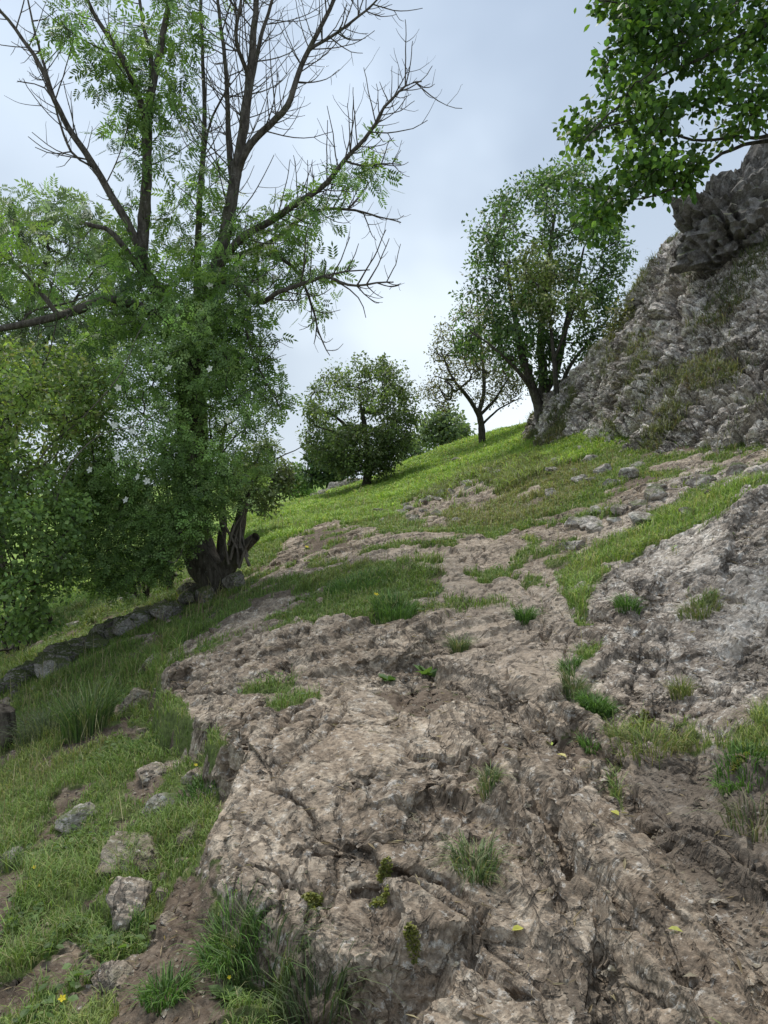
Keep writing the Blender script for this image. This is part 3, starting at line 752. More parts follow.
def ash_tree():
    rg = np.random.default_rng(21); s = Skel(); Y = 9.5
    base = at(217, 592); Y = base[1]
    t0 = s.chain([base+[.02,0,-.25], W(216,585,Y), W(203,560,Y), W(194,535,Y), W(190,500,Y), W(192,440,Y), W(190,390,Y), W(192,345,Y)], .235, .17, -1, .10, .004, rg)
    L = {}
    L['A'] = limb(s, [(192,345,Y),(176,315,Y-.1),(158,290,Y-.2),(143,265,Y-.2),(144,235,Y-.2),(147,190,Y-.2),(149,125,Y-.2),(153,90,Y-.2),(163,45,Y-.25),(176,-10,Y-.3),(180,-70,Y-.3)], .095, .022, rg=rg)
    L['A2'] = limb(s, [(149,128,Y-.2),(138,95,Y-.3),(122,58,Y-.5),(98,20,Y-.6),(78,-25,Y-.7)], .045, .016, rg=rg)
    L['A3'] = limb(s, [(152,92,Y-.2),(150,60,Y),(140,20,Y+.2),(132,-30,Y+.3)], .035, .014, rg=rg)
    L['Lf'] = limb(s, [(141,252,Y-.2),(128,225,Y-.3),(112,198,Y-.4),(92,165,Y-.5),(66,127,Y-.6),(42,78,Y-.7),(20,40,Y-.8),(-6,5,Y-.9)], .055, .016, rg=rg)
    L['Lf2'] = limb(s, [(56,105,Y-.65),(42,60,Y-.4),(32,20,Y-.3),(24,-20,Y-.3)], .022, .008, rg=rg)
    L['Lf3'] = limb(s, [(92,165,Y-.5),(70,150,Y-.7),(48,92,Y-.8),(15,82,Y-.9)], .018, .006, rg=rg)
    L['st'] = limb(s, [(150,280,Y-.2),(134,262,Y-.4),(121,243,Y-.6),(106,229,Y-.7),(84,224,Y-.8)], .05, .022, rg=rg)
    L['lo'] = limb(s, [(186,335,Y),(150,310,Y-.5),(108,300,Y-.8),(82,309,Y-1),(55,318,Y-1.2),(20,328,Y-1.4),(-30,338,Y-1.5)], .075, .028, rg=rg)
    L['lo2'] = limb(s, [(58,317,Y-1.2),(38,290,Y-1.2),(12,262,Y-1.3),(-20,240,Y-1.3)], .028, .012, rg=rg)
    L['lo3'] = limb(s, [(20,328,Y-1.4),(35,310,Y-1.2),(75,302,Y-1.),(100,290,Y-.9)], .016, .008, rg=rg)
    L['B'] = limb(s, [(192,348,Y),(205,300,Y+.1),(216,262,Y+.1),(224,230,Y+.1),(233,170,Y+.1),(238,130,Y+.1),(245,65,Y+.1),(250,0,Y+.1),(252,-70,Y+.1)], .105, .024, rg=rg)
    L['B2'] = limb(s, [(233,168,Y+.1),(250,145,Y),(272,122,Y-.1),(287,105,Y-.2),(298,68,Y-.2),(314,36,Y-.3),(333,0,Y-.3),(345,-30,Y-.3)], .05, .018, rg=rg)
    L['B3'] = limb(s, [(306,50,Y-.25),(330,38,Y-.4),(348,26,Y-.5),(372,8,Y-.6),(392,-15,Y-.7)], .022, .008, rg=rg)
    L['B4'] = limb(s, [(229,190,Y+.1),(228,130,Y+.3),(226,65,Y+.4),(217,0,Y+.5),(212,-40,Y+.5)], .042, .016, rg=rg)
    L['B5'] = limb(s, [(240,115,Y+.1),(255,70,Y+.3),(264,35,Y+.4),(275,0,Y+.5),(282,-40,Y+.5)], .04, .014, rg=rg)
    L['B6'] = limb(s, [(243,78,Y+.1),(236,40,Y-.2),(240,0,Y-.3),(246,-30,Y-.3)], .03, .012, rg=rg)
    L['C'] = limb(s, [(196,320,Y),(198,270,Y+.4),(200,190,Y+.6),(205,140,Y+.6),(206,70,Y+.7),(204,0,Y+.7),(206,-40,Y+.7)], .055, .014, rg=rg)
    L['C2'] = limb(s, [(202,165,Y+.6),(212,120,Y+.4),(224,95,Y+.2),(232,82,Y+.1)], .02, .01, rg=rg)
    L['D'] = limb(s, [(205,300,Y+.1),(222,262,Y-.1),(243,238,Y-.3),(268,224,Y-.4),(300,203,Y-.6),(325,188,Y-.7),(345,164,Y-.8),(372,135,Y-.9),(385,112,Y-1),(408,88,Y-1.1),(424,84,Y-1.1)], .062, .008, rg=rg)
    L['D2'] = limb(s, [(222,265,Y-.1),(250,250,Y+.3),(275,238,Y+.4),(300,218,Y+.4),(325,207,Y+.4),(358,207,Y+.3),(384,213,Y+.3),(404,217,Y+.3)], .045, .007, rg=rg)
    L['D3'] = limb(s, [(345,164,Y-.8),(362,166,Y-.7),(385,164,Y-.6),(400,165,Y-.6)], .016, .006, rg=rg)
    L['D4'] = limb(s, [(378,125,Y-.95),(385,105,Y-.9),(395,95,Y-.9),(408,72,Y-.9),(412,64,Y-.9)], .012, .004, rg=rg)
    L['E'] = limb(s, [(210,285,Y),(235,282,Y-.5),(258,303,Y-.8),(280,292,Y-1),(305,283,Y-1.1),(325,277,Y-1.2),(352,286,Y-1.3),(392,282,Y-1.4)], .05, .007, rg=rg)
    L['E2'] = limb(s, [(325,277,Y-1.2),(345,272,Y-1.2),(369,270,Y-1.2)], .014, .006, rg=rg)
    L['E3'] = limb(s, [(250,250,Y+.3),(278,258,Y+.2),(298,275,Y+.1),(312,312,Y),(318,335,Y),(328,358,Y)], .032, .006, rg=rg)
    L['E4'] = limb(s, [(335,279,Y-1.2),(352,292,Y-1.2),(362,304,Y-1.2),(364,318,Y-1.2)], .010, .004, rg=rg)
    L['E5'] = limb(s, [(240,300,Y-.4),(252,350,Y-.7),(268,385,Y-.9),(280,410,Y-1)], .02, .006, rg=rg)
    # stump of lost stems at the foot, right of the lean
    for pts, a, b in (([(222,585,Y),(232,560,Y-.1),(236,535,Y-.2),(240,512,Y-.25),(243,498,Y-.25)], .12, .06), ([(232,560,Y-.1),(246,545,Y-.2),(256,536,Y-.3)], .10, .05),
                      ([(226,572,Y),(222,545,Y+.1),(224,520,Y+.1),(220,470,Y+.2),(226,420,Y+.2)], .07, .02), ([(240,512,Y-.25),(255,482,Y-.3),(272,462,Y-.4),(300,448,Y-.5)], .018, .005)):
        limb(s, pts, a, b, rg=rg)
    for th in range(6):     # root flare
        a = th*1.05+.3; s.chain([base+[.14*math.cos(a),.14*math.sin(a),.08], base+[.34*math.cos(a),.34*math.sin(a),-.04+.02], base+[.6*math.cos(a),.6*math.sin(a),-.25]], .10, .03, s.near(base+[0,0,.15]), .1, .004, rg)
    tw = {}
    for k, n, l in (('A',10,.9),('A2',12,.9),('A3',10,.9),('Lf',22,.75),('Lf2',9,.5),('Lf3',6,.4),('lo',10,.9),('lo2',8,.7),('st',4,.5),('B',46,1.1),('B2',36,.85),('B3',20,.6),('B4',28,.9),('B5',28,.9),('B6',20,.8),('C',30,.8),('C2',8,.6),('D',46,.7),('D2',34,.6),('D3',9,.4),('D4',8,.3),('E',24,.5),('E2',4,.25),('E3',12,.5),('E5',8,.5)):
        tw[k] = twigs(s, L[k], n, l, rg, .75, .0075, 3)
    # leafy clumps, hung on short shoots from the limbs
    cl = []
    def along(key, n, lo, hi, spread):
        ids = L[key]
        for _ in range(n):
            i = ids[int(len(ids)*(lo+(hi-lo)*rg.random()))-1]; cl.append(s.P[i]+rg.normal(0, spread, 3)*[1,1,.8])
    along('A',32,.45,1,.30); along('A2',36,.1,.9,.32); along('A3',20,.1,.9,.28); along('A',16,.30,.62,.24)
    along('D',15,.2,.62,.2); along('D2',11,.25,.75,.2); along('B',12,.12,.36,.26); along('C',22,.12,.45,.26); along('E',18,.1,.5,.3); along('E3',22,.1,.55,.25); along('E5',9,.1,.8,.15)
    along('st',10,.1,.5,.2); along('lo',34,.05,.5,.35); along('lo2',14,.2,.9,.3); along('D3',8,.2,.9,.12); along('A',18,.05,.3,.3)
    for _ in range(60): cl.append(W(rg.normal(205,26), rg.uniform(268,400), Y+rg.normal(-.25,.4)))
    nwood = len(s.P); s.clumps(cl, .12, .012, .3, rg, .3)
    root = empty('ash_tree', base); tag(root, 'tall half-dead ash with bare upper limbs and a leaning hollow trunk beside the path', 'tree')
    v, q = tube_mesh(s.finish(.0045, .42, .05), 1); build('trunk', v, [q], BARK, None, True, root)
    v, f, c = clump_leaves(cl, 13, .22, .19, (LP_V, LP_F), [(.11,.19,.05),(.155,.25,.06),(.075,.135,.04),(.21,.31,.085)], [.38,.3,.2,.12], .45, .5, .2, rg)
    build('crown', v, [f], LEAF, {'col':c}, False, root)
    # splintered pale wood at the broken foot
    ch = []
    for _ in range(9):
        p = W(rg.uniform(226,252), rg.uniform(535,560), Y-.3); d = np.array([rg.normal(0,.10), rg.normal(0,.06), rg.uniform(.18,.5)])
        ch.append((np.array([p-[0,0,.12], p+d*.5, p+d]), np.array([.02,.016,.003])))
    v, q = tube_mesh(ch); build('splinter', v, [q], DEAD, None, True, root)
    # heap of dark twigs and dead leaves caught in the stump
    return root
ash_tree()
# ---------------------------------------------------------------- shrubs and the other trees
def poly_clumps(K, poly, Y, depth, rg, edge=40., power=.5):
    """clump centres filling a rounded volume whose outline was measured at distance Y"""
    poly = np.array(poly, float); lo = poly.min(0); hi = poly.max(0); out = []
    while len(out) < K:
        p = lo+(hi-lo)*rg.random((K*4,2)); d = sdf(poly, p[:,0], p[:,1])
        keep = (d > 0) & (fbm2(p[:,0]/34, p[:,1]/34, 3, int(poly[0,0]) % 97) > -.38)
        for (a, b), e in zip(p[keep], d[keep]):
            out.append(W(a, b, Y+depth*rg.uniform(-1,1)*min(1, (e/edge+.08))**power))
    return np.array(out[:K])
def shrub(name, label, cat, group, base, cl, nleaf, rad, size, tmpl, cols, wts, rg, bark=DBARK, stems=5, rtip=.004, droop=.25, flat=.6, spread=.35, trunk=None, extra=None, step=.14, low=.5, part='trunk', squash=.75, ex=.45):
    s = Skel(); base = np.asarray(base, float)
    if trunk is not None:
        for k, (pts, a, b) in enumerate(trunk): limb(s, pts, a, b, parent=None if k == 0 else 'near', rg=rg)
    else:
        for k in range(stems):
            a = k*2*PI/stems+rg.random(); d = np.array([math.cos(a), math.sin(a), 0])*spread
            tgt = cl[rg.integers(len(cl))]
            s.chain([base+d*.3-[0,0,.15], base+d*.7+[0,0,.3], base+(tgt-base)*.45+d*.4, base+(tgt-base)*.75], .028, .008, -1, .1, .012, rg)
    s.clumps(cl, step, .014, .3, rg, low)
    root = empty(name, base); tag(root, label, cat, group)
    tb = s.finish(rtip, ex, .06)
    v, q = tube_mesh(tb, 3); build(part, v, [q], bark, None, True, root)
    v, f, c = clump_leaves(cl, nleaf, rad, size, tmpl, cols, wts, droop, flat, .22, rg, squash)
    if extra is not None: v, f, c = merge([(v, f, c)]+extra)
    build('crown', v, [f], LEAF, {'col':c}, False, root)
    return root
GRN = [(.16,.25,.08),(.215,.31,.10),(.11,.175,.06),(.28,.37,.14)]; GW = [.38,.3,.2,.12]
YEL = [(.19,.275,.08),(.25,.325,.10),(.13,.20,.06),(.30,.31,.14)]
DRK = [(.055,.098,.030),(.08,.13,.040),(.038,.066,.024),(.12,.165,.06)]
r1 = np.random.default_rng(31)
# dog rose growing up round the ash
cl = np.concatenate([poly_clumps(310, [(72,345),(120,318),(165,296),(235,305),(262,340),(278,380),(288,415),(276,455),(262,478),(240,492),(212,500),(196,520),(178,548),(130,566),(95,556),(70,510)], 8.75, .95, r1),
  poly_clumps(85, [(120,330),(165,290),(225,300),(250,360),(262,420),(245,475),(215,490),(196,515),(172,545),(140,520),(118,440)], 8.0, .30, r1), poly_clumps(230, [(55,470),(110,450),(160,490),(186,545),(165,578),(130,592),(85,596),(55,570)], 8.3, .5, r1), poly_clumps(60, [(170,470),(235,460),(240,500),(215,510),(200,535),(178,550)], 8.1, .25, r1)])
rose = shrub('rose_bush', 'big dog rose bush with small white flowers wrapped round the ash trunk', 'bush', None, at(150,596), cl, 34, .17, .098, (LR_V, LR_F), [(.185,.285,.095),(.245,.355,.125),(.13,.205,.075),(.33,.43,.19)], GW, r1, stems=9, spread=.5)
def petals(p, d, size, n=5):
    d = d/np.linalg.norm(d); a = np.cross(d, [0,0,1.]); a /= np.linalg.norm(a)+1e-9; b = np.cross(d, a); V = []; Fc = []
    for k in range(n):
        t = k*2*PI/n; o = len(V); e = a*math.cos(t)+b*math.sin(t); g = -a*math.sin(t)+b*math.cos(t)
        V += [p, p+size*(.55*e+.32*g)+d*size*.12, p+size*e*.98+d*size*.2, p+size*(.55*e-.32*g)+d*size*.12]; Fc += [(o,o+1,o+2),(o,o+2,o+3)]
    return np.array(V), np.array(Fc)
for (a, b) in [(178,314),(210,369),(228,420),(132,432),(138,477),(147,481),(117,458),(114,425),(126,500),(169,368),(90,470),(118,388),(210,286),(64,560)]:
    p = W(a, b, 7.62 if b > 330 else 8.2); v, f = petals(p, np.array([r1.normal(0,.4),-1,r1.normal(.3,.3)]), .043)
    build('flower', v, [f], PETAL, {'col':np.tile((.82,.80,.74),(len(v),1))}, False, rose)
for pts in ([(25,492,7.8),(45,452,7.7),(85,415,7.7),(122,372,7.8),(140,330,8),(170,290,8.2)], [(55,505,7.6),(70,465,7.6),(100,435,7.7),(140,424,7.8),(170,400,8)], [(150,560,8.2),(190,520,8),(196,478,8),(188,440,8)], [(120,590,8.2),(150,556,8),(175,562,8),(186,538,8.1)]):
    ch = cr(np.array([W(*p) for p in pts]), np.linspace(0,1,24)); v, q = tube_mesh([(ch, np.linspace(.010,.004,24))]); build('cane', v, [q], DEAD, None, True, rose)
# shrubs on the left edge
cl = poly_clumps(400, [(-70,330),(-20,338),(30,345),(85,350),(108,395),(104,450),(84,500),(40,520),(-70,520)], 8.2, .9, r1)
shrub('hawthorn_bush', 'tall yellow-green hawthorn bush at the left edge beside the dog rose', 'bush', None, at(30,640)+[0,.2,0], cl, 40, .17, .062, (LD_V, LD_F), YEL, GW, r1, stems=5, spread=.3)
cl = poly_clumps(260, [(-60,470),(-10,455),(50,470),(82,500),(80,560),(62,590),(50,628),(10,640),(-60,640)], 7.5, .7, r1)
shrub('bramble_bush', 'low dark leafy bush at the left edge drooping towards the mossy stones', 'bush', None, at(20,652), cl, 40, .17, .048, (LB_V, LB_F), GRN, GW, r1, stems=6, spread=.3)
# pale trees behind on the left
cl = poly_clumps(330, [(-80,215),(-20,195),(40,190),(85,205),(125,250),(140,330),(120,420),(40,430),(-80,420)], 14.5, 1.8, r1)
b = np.array([-7.6,14.6,0]); b[2] = H(b[0], b[1])
shrub('ash_tree', 'pale grey-green tree standing behind the bushes at the left edge', 'tree', None, b, cl, 16, .34, .30, (LP_V, LP_F), [(.15,.215,.105),(.19,.26,.13),(.115,.165,.085),(.24,.30,.16)], GW, r1, BARK, trunk=[([(0,600,14.6),(-2,520,14.6),(5,430,14.5),(20,330,14.5),(45,250,14.4)], .16, .03),([(5,430,14.5),(-30,330,14.4),(-50,260,14.3)], .08, .02),([(10,390,14.5),(60,320,14.2),(95,270,14)], .06, .015)], rtip=.007, step=.25)
cl = poly_clumps(150, [(232,458),(250,440),(278,445),(290,470),(287,500),(268,512),(236,512)], 14.5, .5, r1, 20)
shrub('thorn_bush', 'olive-grey thorn bush just behind the ash stump', 'bush', None, at(258,516), cl, 34, .17, .085, (LD_V, LD_F), [(.14,.18,.08),(.18,.21,.10),(.10,.13,.06),(.22,.24,.14)], GW, r1, stems=5)
# hawthorn in the middle of the pasture
r2 = np.random.default_rng(44); q = at(367,486); Y = q[1]
cl = np.concatenate([poly_clumps(110, [(325,440),(365,425),(405,440),(392,470),(372,478),(340,474)], Y-.6, 1.2, r2, 30), poly_clumps(300, [(303,448),(300,428),(308,396),(330,380),(352,366),(378,362),(398,376),(412,402),(417,432),(402,456),(385,470),(352,474),(322,468)], Y, 1.9, r2, 30), poly_clumps(40, [(316,372),(345,358),(372,352),(398,366),(420,400),(430,430),(415,440),(380,375),(340,372),(312,395)], Y, 1.2, r2, 30)])
shrub('hawthorn_tree', 'dense round hawthorn standing alone on the pasture above the bare earth', 'tree', 'hawthorns on the pasture', q, cl, 50, .34, .11, (LD_V, LD_F), [(.11,.155,.055),(.145,.195,.07),(.075,.115,.042),(.19,.225,.10)], GW, r2, trunk=[([(366,493,Y),(367,480,Y),(368,462,Y),(366,440,Y),(362,410,Y)], .17, .06),([(369,470,Y),(378,460,Y-.2),(386,440,Y-.2)], .09, .04),([(367,450,Y),(340,420,Y+.3),(318,408,Y+.3)], .07, .03)], rtip=.010, step=.22)
# thin hawthorn on the crest
q = at(482,444); Y = q[1]
cl = poly_clumps(420, [(418,396),(428,362),(440,325),(462,305),(480,292),(505,300),(525,335),(528,372),(520,398),(498,404),(470,402),(440,410)], Y, 1.9, r2, 30, .6)
shrub('hawthorn_tree', 'thin half-bare hawthorn with brownish leaves on the crest beside the cliff foot', 'tree', 'hawthorns on the pasture', q, cl, 24, .36, .10, (LD_V, LD_F), [(.13,.14,.065),(.18,.175,.095),(.09,.11,.05),(.22,.19,.125)], GW, r2, trunk=[([(482,452,Y),(482,436,Y),(481,422,Y),(478,408,Y)], .15, .10),([(481,420,Y),(470,400,Y-.3),(452,378,Y-.6),(440,350,Y-.8)], .09, .02),([(480,412,Y),(484,390,Y+.2),(482,355,Y+.3),(478,315,Y+.3)], .09, .02),([(481,415,Y),(496,398,Y+.1),(512,370,Y+.2)], .07, .02),([(481,424,Y),(500,408,Y-.3),(522,398,Y-.5)], .05, .015)], rtip=.012, step=.25)
# big tree behind the cliff end
Y = 19.5; bx = W(541,412,Y); bz = H(bx[0], bx[1])
B = [(468,236),(480,212),(500,200),(520,184),(545,170),(585,160),(606,190),(618,232),(622,275),(612,312),(600,338),(575,352),(548,356),(520,352),(500,338),(494,305),(500,275),(482,256)]
cl = np.concatenate([poly_clumps(270, B, Y, 1.9, r2, 25), poly_clumps(60, [(474,250),(490,205),(520,172),(575,150),(618,190),(632,270),(622,330),(640,340),(605,352),(600,200),(520,200),(490,250),(480,330)], Y, 1.2, r2, 25), poly_clumps(50, [(498,330),(560,340),(604,330),(600,368),(560,376),(520,388),(500,372)], Y, 1.2, r2), poly_clumps(26, [(445,330),(470,280),(495,290),(500,340),(470,362)], Y, .8, r2)])
shrub('sycamore_tree', 'large dense dark tree with several stems behind the end of the cliff', 'tree', None, (bx[0], bx[1], bz), cl, 52, .38, .115, (LD_V, LD_F), [(.075,.135,.046),(.105,.175,.056),(.055,.10,.038),(.15,.22,.08)], GW, r2, BARK, trunk=[([(541,425,Y),(538,405,Y),(530,380,Y-.2),(522,350,Y-.3),(515,310,Y-.4),(508,260,Y-.4)], .15, .03),([(539,408,Y),(543,380,Y+.2),(540,340,Y+.2),(545,280,Y+.3),(552,210,Y+.3)], .14, .03),([(541,398,Y+.1),(556,370,Y+.3),(565,330,Y+.4),(580,260,Y+.4)], .12, .03),([(534,392,Y-.1),(515,368,Y-.6),(496,350,Y-.9),(470,330,Y-1)], .07, .015),([(541,412,Y),(560,395,Y-.3),(568,370,Y-.4),(590,340,Y-.5)], .10, .02)], rtip=.009, step=.22)
cl = poly_clumps(80, [(515,262),(535,245),(560,255),(585,285),(590,320),(565,325),(535,318),(512,300)], 18., .5, r2)
q = W(556,392,18.2)
shrub('hawthorn_tree', 'pale hawthorn in fading cream blossom in front of the large dark tree', 'tree', 'hawthorns on the pasture', (q[0], q[1], q[2]-.4), cl, 44, .28, .10, (LD_V, LD_F), [(.21,.27,.08),(.38,.38,.22),(.16,.21,.065),(.52,.50,.36)], [.4,.22,.26,.12], r2, trunk=[([(556,405,18.2),(556,380,18.2),(552,340,18.1),(548,290,18)], .08, .02),([(555,360,18.15),(570,320,18),(578,295,18)], .05, .012)], rtip=.008, step=.2)
cl = poly_clumps(46, [(606,345),(618,310),(640,285),(662,268),(668,300),(650,330),(625,352)], 15.2, .4, r2, 15)
q = W(640,330,15.6)
shrub('thorn_bush', 'low olive-brown scrub on the shoulder of the cliff beside the large dark tree', 'bush', None, q, cl, 44, .26, .085, (LD_V, LD_F), [(.13,.14,.06),(.17,.17,.08),(.09,.10,.045),(.21,.19,.11)], GW, r2, stems=4)
# far trees beyond the crest
def far_tree(label, px0, px1, py0, py1, Y, K, nl, cols, name='far_tree', cat='tree', rad=.6, sz=.30):
    w = px1-px0; h = py1-py0
    P = [(px0+w*a, py0+h*b) for a, b in ((0,.95),(0,.55),(.15,.25),(.38,.05),(.62,0),(.85,.25),(1,.6),(1,.95))]
    cl = poly_clumps(K, P, Y, w/F*Y*.45, r2, w*.3); x = W((px0+px1)/2, 512, Y)[0]; z = float(H(x, Y))
    pb = 512-(z-CZ)*F/Y; m = (px0+px1)/2; mid = (py0+py1)/2
    shrub(name, label, cat, None, (x, Y, z), cl, nl, rad, sz, (LD_V, LD_F), cols, GW, r2, BARK, trunk=[([(m,pb+3,Y),(m,(pb+mid)/2,Y),(m+2,mid,Y),(m,py0+.2*h,Y)], .16, .04)], rtip=.012, step=.4)
HAZ = [(.14,.195,.095),(.175,.23,.115),(.11,.16,.08),(.21,.26,.14)]
far_tree('small grey-green bush on the skyline left of the thin hawthorn', 420, 470, 410, 448, 44, 70, 40, HAZ, 'thorn_bush', 'bush')
far_tree('distant dark tree just left of the lone hawthorn beyond the pasture crest', 308, 352, 428, 486, 46, 90, 44, [(.06,.10,.045),(.08,.125,.055),(.045,.075,.035),(.11,.15,.07)])
far_tree('distant bright green tree at the low end of the pasture crest', 278, 312, 466, 500, 60, 60, 40, [(.13,.21,.06),(.16,.25,.075),(.10,.17,.05),(.19,.28,.09)])
far_tree('distant small tree showing between two hawthorns on the skyline', 398, 428, 436, 466, 52, 50, 40, HAZ)
# tree overhanging from the right: its trunk stands on the bank out of view
r3 = np.random.default_rng(55); Y = 5.9; tx = 4.9; tz = float(H(tx, 6.6))
s = Skel()
s.chain([(tx,6.6,tz-.3),(tx-.03,6.6,tz+.8),(tx-.15,6.55,3.9),(tx-.25,6.5,5.2),(tx-.3,6.5,6.6)], .13, .04, -1, .12, .005, r3)
limb(s, [(960,205,6.4),(860,160,6.1),(800,142,5.9),(768,140,5.8),(729,149,5.7),(704,166,5.6),(679,187,5.5),(650,196,5.5)], .032, .006, rg=r3)
limb(s, [(930,100,6.4),(840,95,6.0),(775,130,5.7),(735,135,5.6),(690,138,5.5),(640,120,5.4),(600,128,5.3)], .026, .005, rg=r3)
limb(s, [(925,40,6.4),(830,20,6.0),(760,30,5.7),(700,60,5.5),(640,90,5.4),(588,140,5.3)], .026, .005, rg=r3)
limb(s, [(925,-20,6.4),(800,-40,6.),(720,-15,5.7),(650,5,5.5),(610,3,5.4)], .026, .005, rg=r3)
HZ = [(596,2),(640,-60),(780,-60),(900,-40),(930,60),(880,130),(800,128),(768,120),(735,138),(700,150),(690,180),(668,192),(650,182),(632,196),(614,200),(604,222),(592,220),(586,196),(568,200),(574,172),(592,160),(574,148),(570,126),(592,108),(610,92),(606,72),(600,62),(628,48),(622,20)]
cl = np.concatenate([poly_clumps(370, HZ, 5.6, .6, r3, 40), poly_clumps(16, [(640,195),(600,205),(585,235),(600,246),(650,200),(690,190),(700,160),(640,150)], 5.5, .25, r3)])
s.clumps(cl, .10, .010, .1, r3, .2)
root = empty('hazel_tree', (tx,6.6,tz)); tag(root, 'leafy broad-leaved tree reaching in from the upper right corner over the cliff', 'tree')
v, q = tube_mesh(s.finish(.0032, .45, .05), 5); build('trunk', v, [q], DBARK, None, True, root)
v, f, c = clump_leaves(cl, 38, .15, .056, (LB_V, LB_F), [(.065,.13,.026),(.095,.18,.033),(.045,.095,.02),(.155,.25,.045)], [.4,.28,.18,.14], .35, .75, .2, r3)
build('crown', v, [f], LEAF, {'col':c}, False, root)

# ---------------------------------------------------------------- rocks standing free
def facet_rock(size, rg, seed, cuts=9, rough=.075):
    import bmesh
    bm = bmesh.new(); bmesh.ops.create_icosphere(bm, subdivisions=5, radius=1)
    p = np.array([v.co[:] for v in bm.verts]); f = np.array([[v.index for v in fc.verts] for fc in bm.faces]); bm.free()
    for _ in range(cuts):
        n = rg.normal(0, 1, 3); n /= np.linalg.norm(n); d = rg.uniform(.45,.8); e = np.maximum(0, p@n-d); p -= e[:,None]*n
    p *= np.asarray(size)/np.maximum(np.abs(p).max(0), 1e-3)
    m = float(np.mean(size)); q = p/m; k = p/(np.linalg.norm(p, axis=1, keepdims=True)+1e-9)
    f1, f2, h, o = worley3(q[:,0]*2+seed, q[:,1]*2, q[:,2]*2.6, seed)
    d = rough*(1.3*fbm3(q+seed, 1.5, 3, seed)+.6*fbm3(q+seed, 6, 4, seed+3)+1.2*(hf(h,4)-.5)-.6*np.exp(-((f2-f1)/.1)**2))
    return p+k*(d*m)[:,None], f
def stone_mat(name, tone, moss):
    s = NT(name); p = s.pos(); rc, rh = rock_nodes(s, p, tone)
    nz = s.n('ShaderNodeSeparateXYZ', {0:s.n('ShaderNodeNewGeometry').outputs['Normal']}).outputs[2]
    mf = s.math('MULTIPLY', s.ramp(s.math('ADD', nz, s.noise(p, 8, 5, .65)), .9, 1.3), moss)
    mf = s.math('MULTIPLY', mf, s.ramp(s.noise(p, 5, 4), .4, .6))
    return s.finish(s.mix(mf, rc, (.075,.095,.03)), .9, s.bump(rh, .8, .03), .2)
STONE = stone_mat('buff_stone', .15, .35); GSTONE = stone_mat('lichen_stone', .9, .9)
DSTONE = None
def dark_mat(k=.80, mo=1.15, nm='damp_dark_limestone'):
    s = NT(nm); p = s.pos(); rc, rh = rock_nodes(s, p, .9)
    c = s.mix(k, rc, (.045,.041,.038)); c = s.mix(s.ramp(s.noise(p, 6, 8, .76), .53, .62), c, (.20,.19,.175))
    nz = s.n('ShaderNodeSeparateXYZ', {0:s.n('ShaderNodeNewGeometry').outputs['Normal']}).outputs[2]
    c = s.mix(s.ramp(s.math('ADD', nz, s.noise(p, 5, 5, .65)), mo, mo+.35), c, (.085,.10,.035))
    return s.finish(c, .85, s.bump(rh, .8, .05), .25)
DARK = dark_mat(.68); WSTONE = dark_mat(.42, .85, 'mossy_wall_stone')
r4 = np.random.default_rng(66)
STONES = [ # px, py of the foot, half width in pixels, height in pixels, material, label
 (74,828,22,30,GSTONE,'small dark lichen-spotted rock poking out of the grass at the far left'),
 (162,812,24,28,GSTONE,'broken dark-sided rock in the grass left of the main slab'),
 (128,918,26,52,STONE,'upright square-edged block beside the bare earth trail'),
 (128,866,36,34,STONE,'broad tilted flat rock above the square-edged block'),
 (148,780,20,18,STONE,'low pale rock half sunk in the left turf below the rush tuft'),
 (196,782,18,20,STONE,'flat pale stone under the yellow buttercup by the slab edge'),
 (136,708,24,38,STONE,'buff pointed rock just left of the slab corner'),
 (152,668,22,22,STONE,'low buff rock between the slab corner and the mossy stones'),
 (190,838,20,22,STONE,'small stone wedged against the lower slab edge'),
 (126,934,14,22,STONE,'rounded stone leaning on the foot of the square-edged block'),
 (108,990,28,26,STONE,'pale worn rock breaking through the earth trail near the bottom edge'),
 (163,898,11,12,STONE,'loose stone on the earth trail right of the square-edged block'),
 (168,922,10,8,STONE,'flat loose chip on the earth trail below the loose stone'),
 (6,870,16,24,GSTONE,'grey rock cut off by the left picture edge'),
 (438,968,13,26,STONE,'white scraped stone under the front lip of the slab'),
 (420,965,9,14,GSTONE,'small grey cobble beside the white scraped stone'),
 (575,308+240,16,14,GSTONE,'pale boulder at the top of the bright green grass strip'),
 (462,461,12,7,GSTONE,'small pale boulder on the scrubby slope below the thin hawthorn'),
]
for i, (px, py, hw, hh, m, lb) in enumerate(STONES):
    g = at(px, py); k = g[1]/F; sz = np.array([hw*k*.95, hw*k*r4.uniform(.8,1.2), hh*k*.72])
    v, f = facet_rock(sz, r4, 500+i, 10); a = r4.uniform(0,6.3); c, s_ = math.cos(a)*.3+.7, 0
    t = r4.normal(0,.16); v = np.stack([v[:,0], v[:,1], v[:,2]+t*v[:,0]], 1)
    tag(build('rock', v+g+[0,sz[1]*.5,-sz[2]*.05], [f], m, None, False, None, g), lb, 'rock', 'loose rocks on the slope')
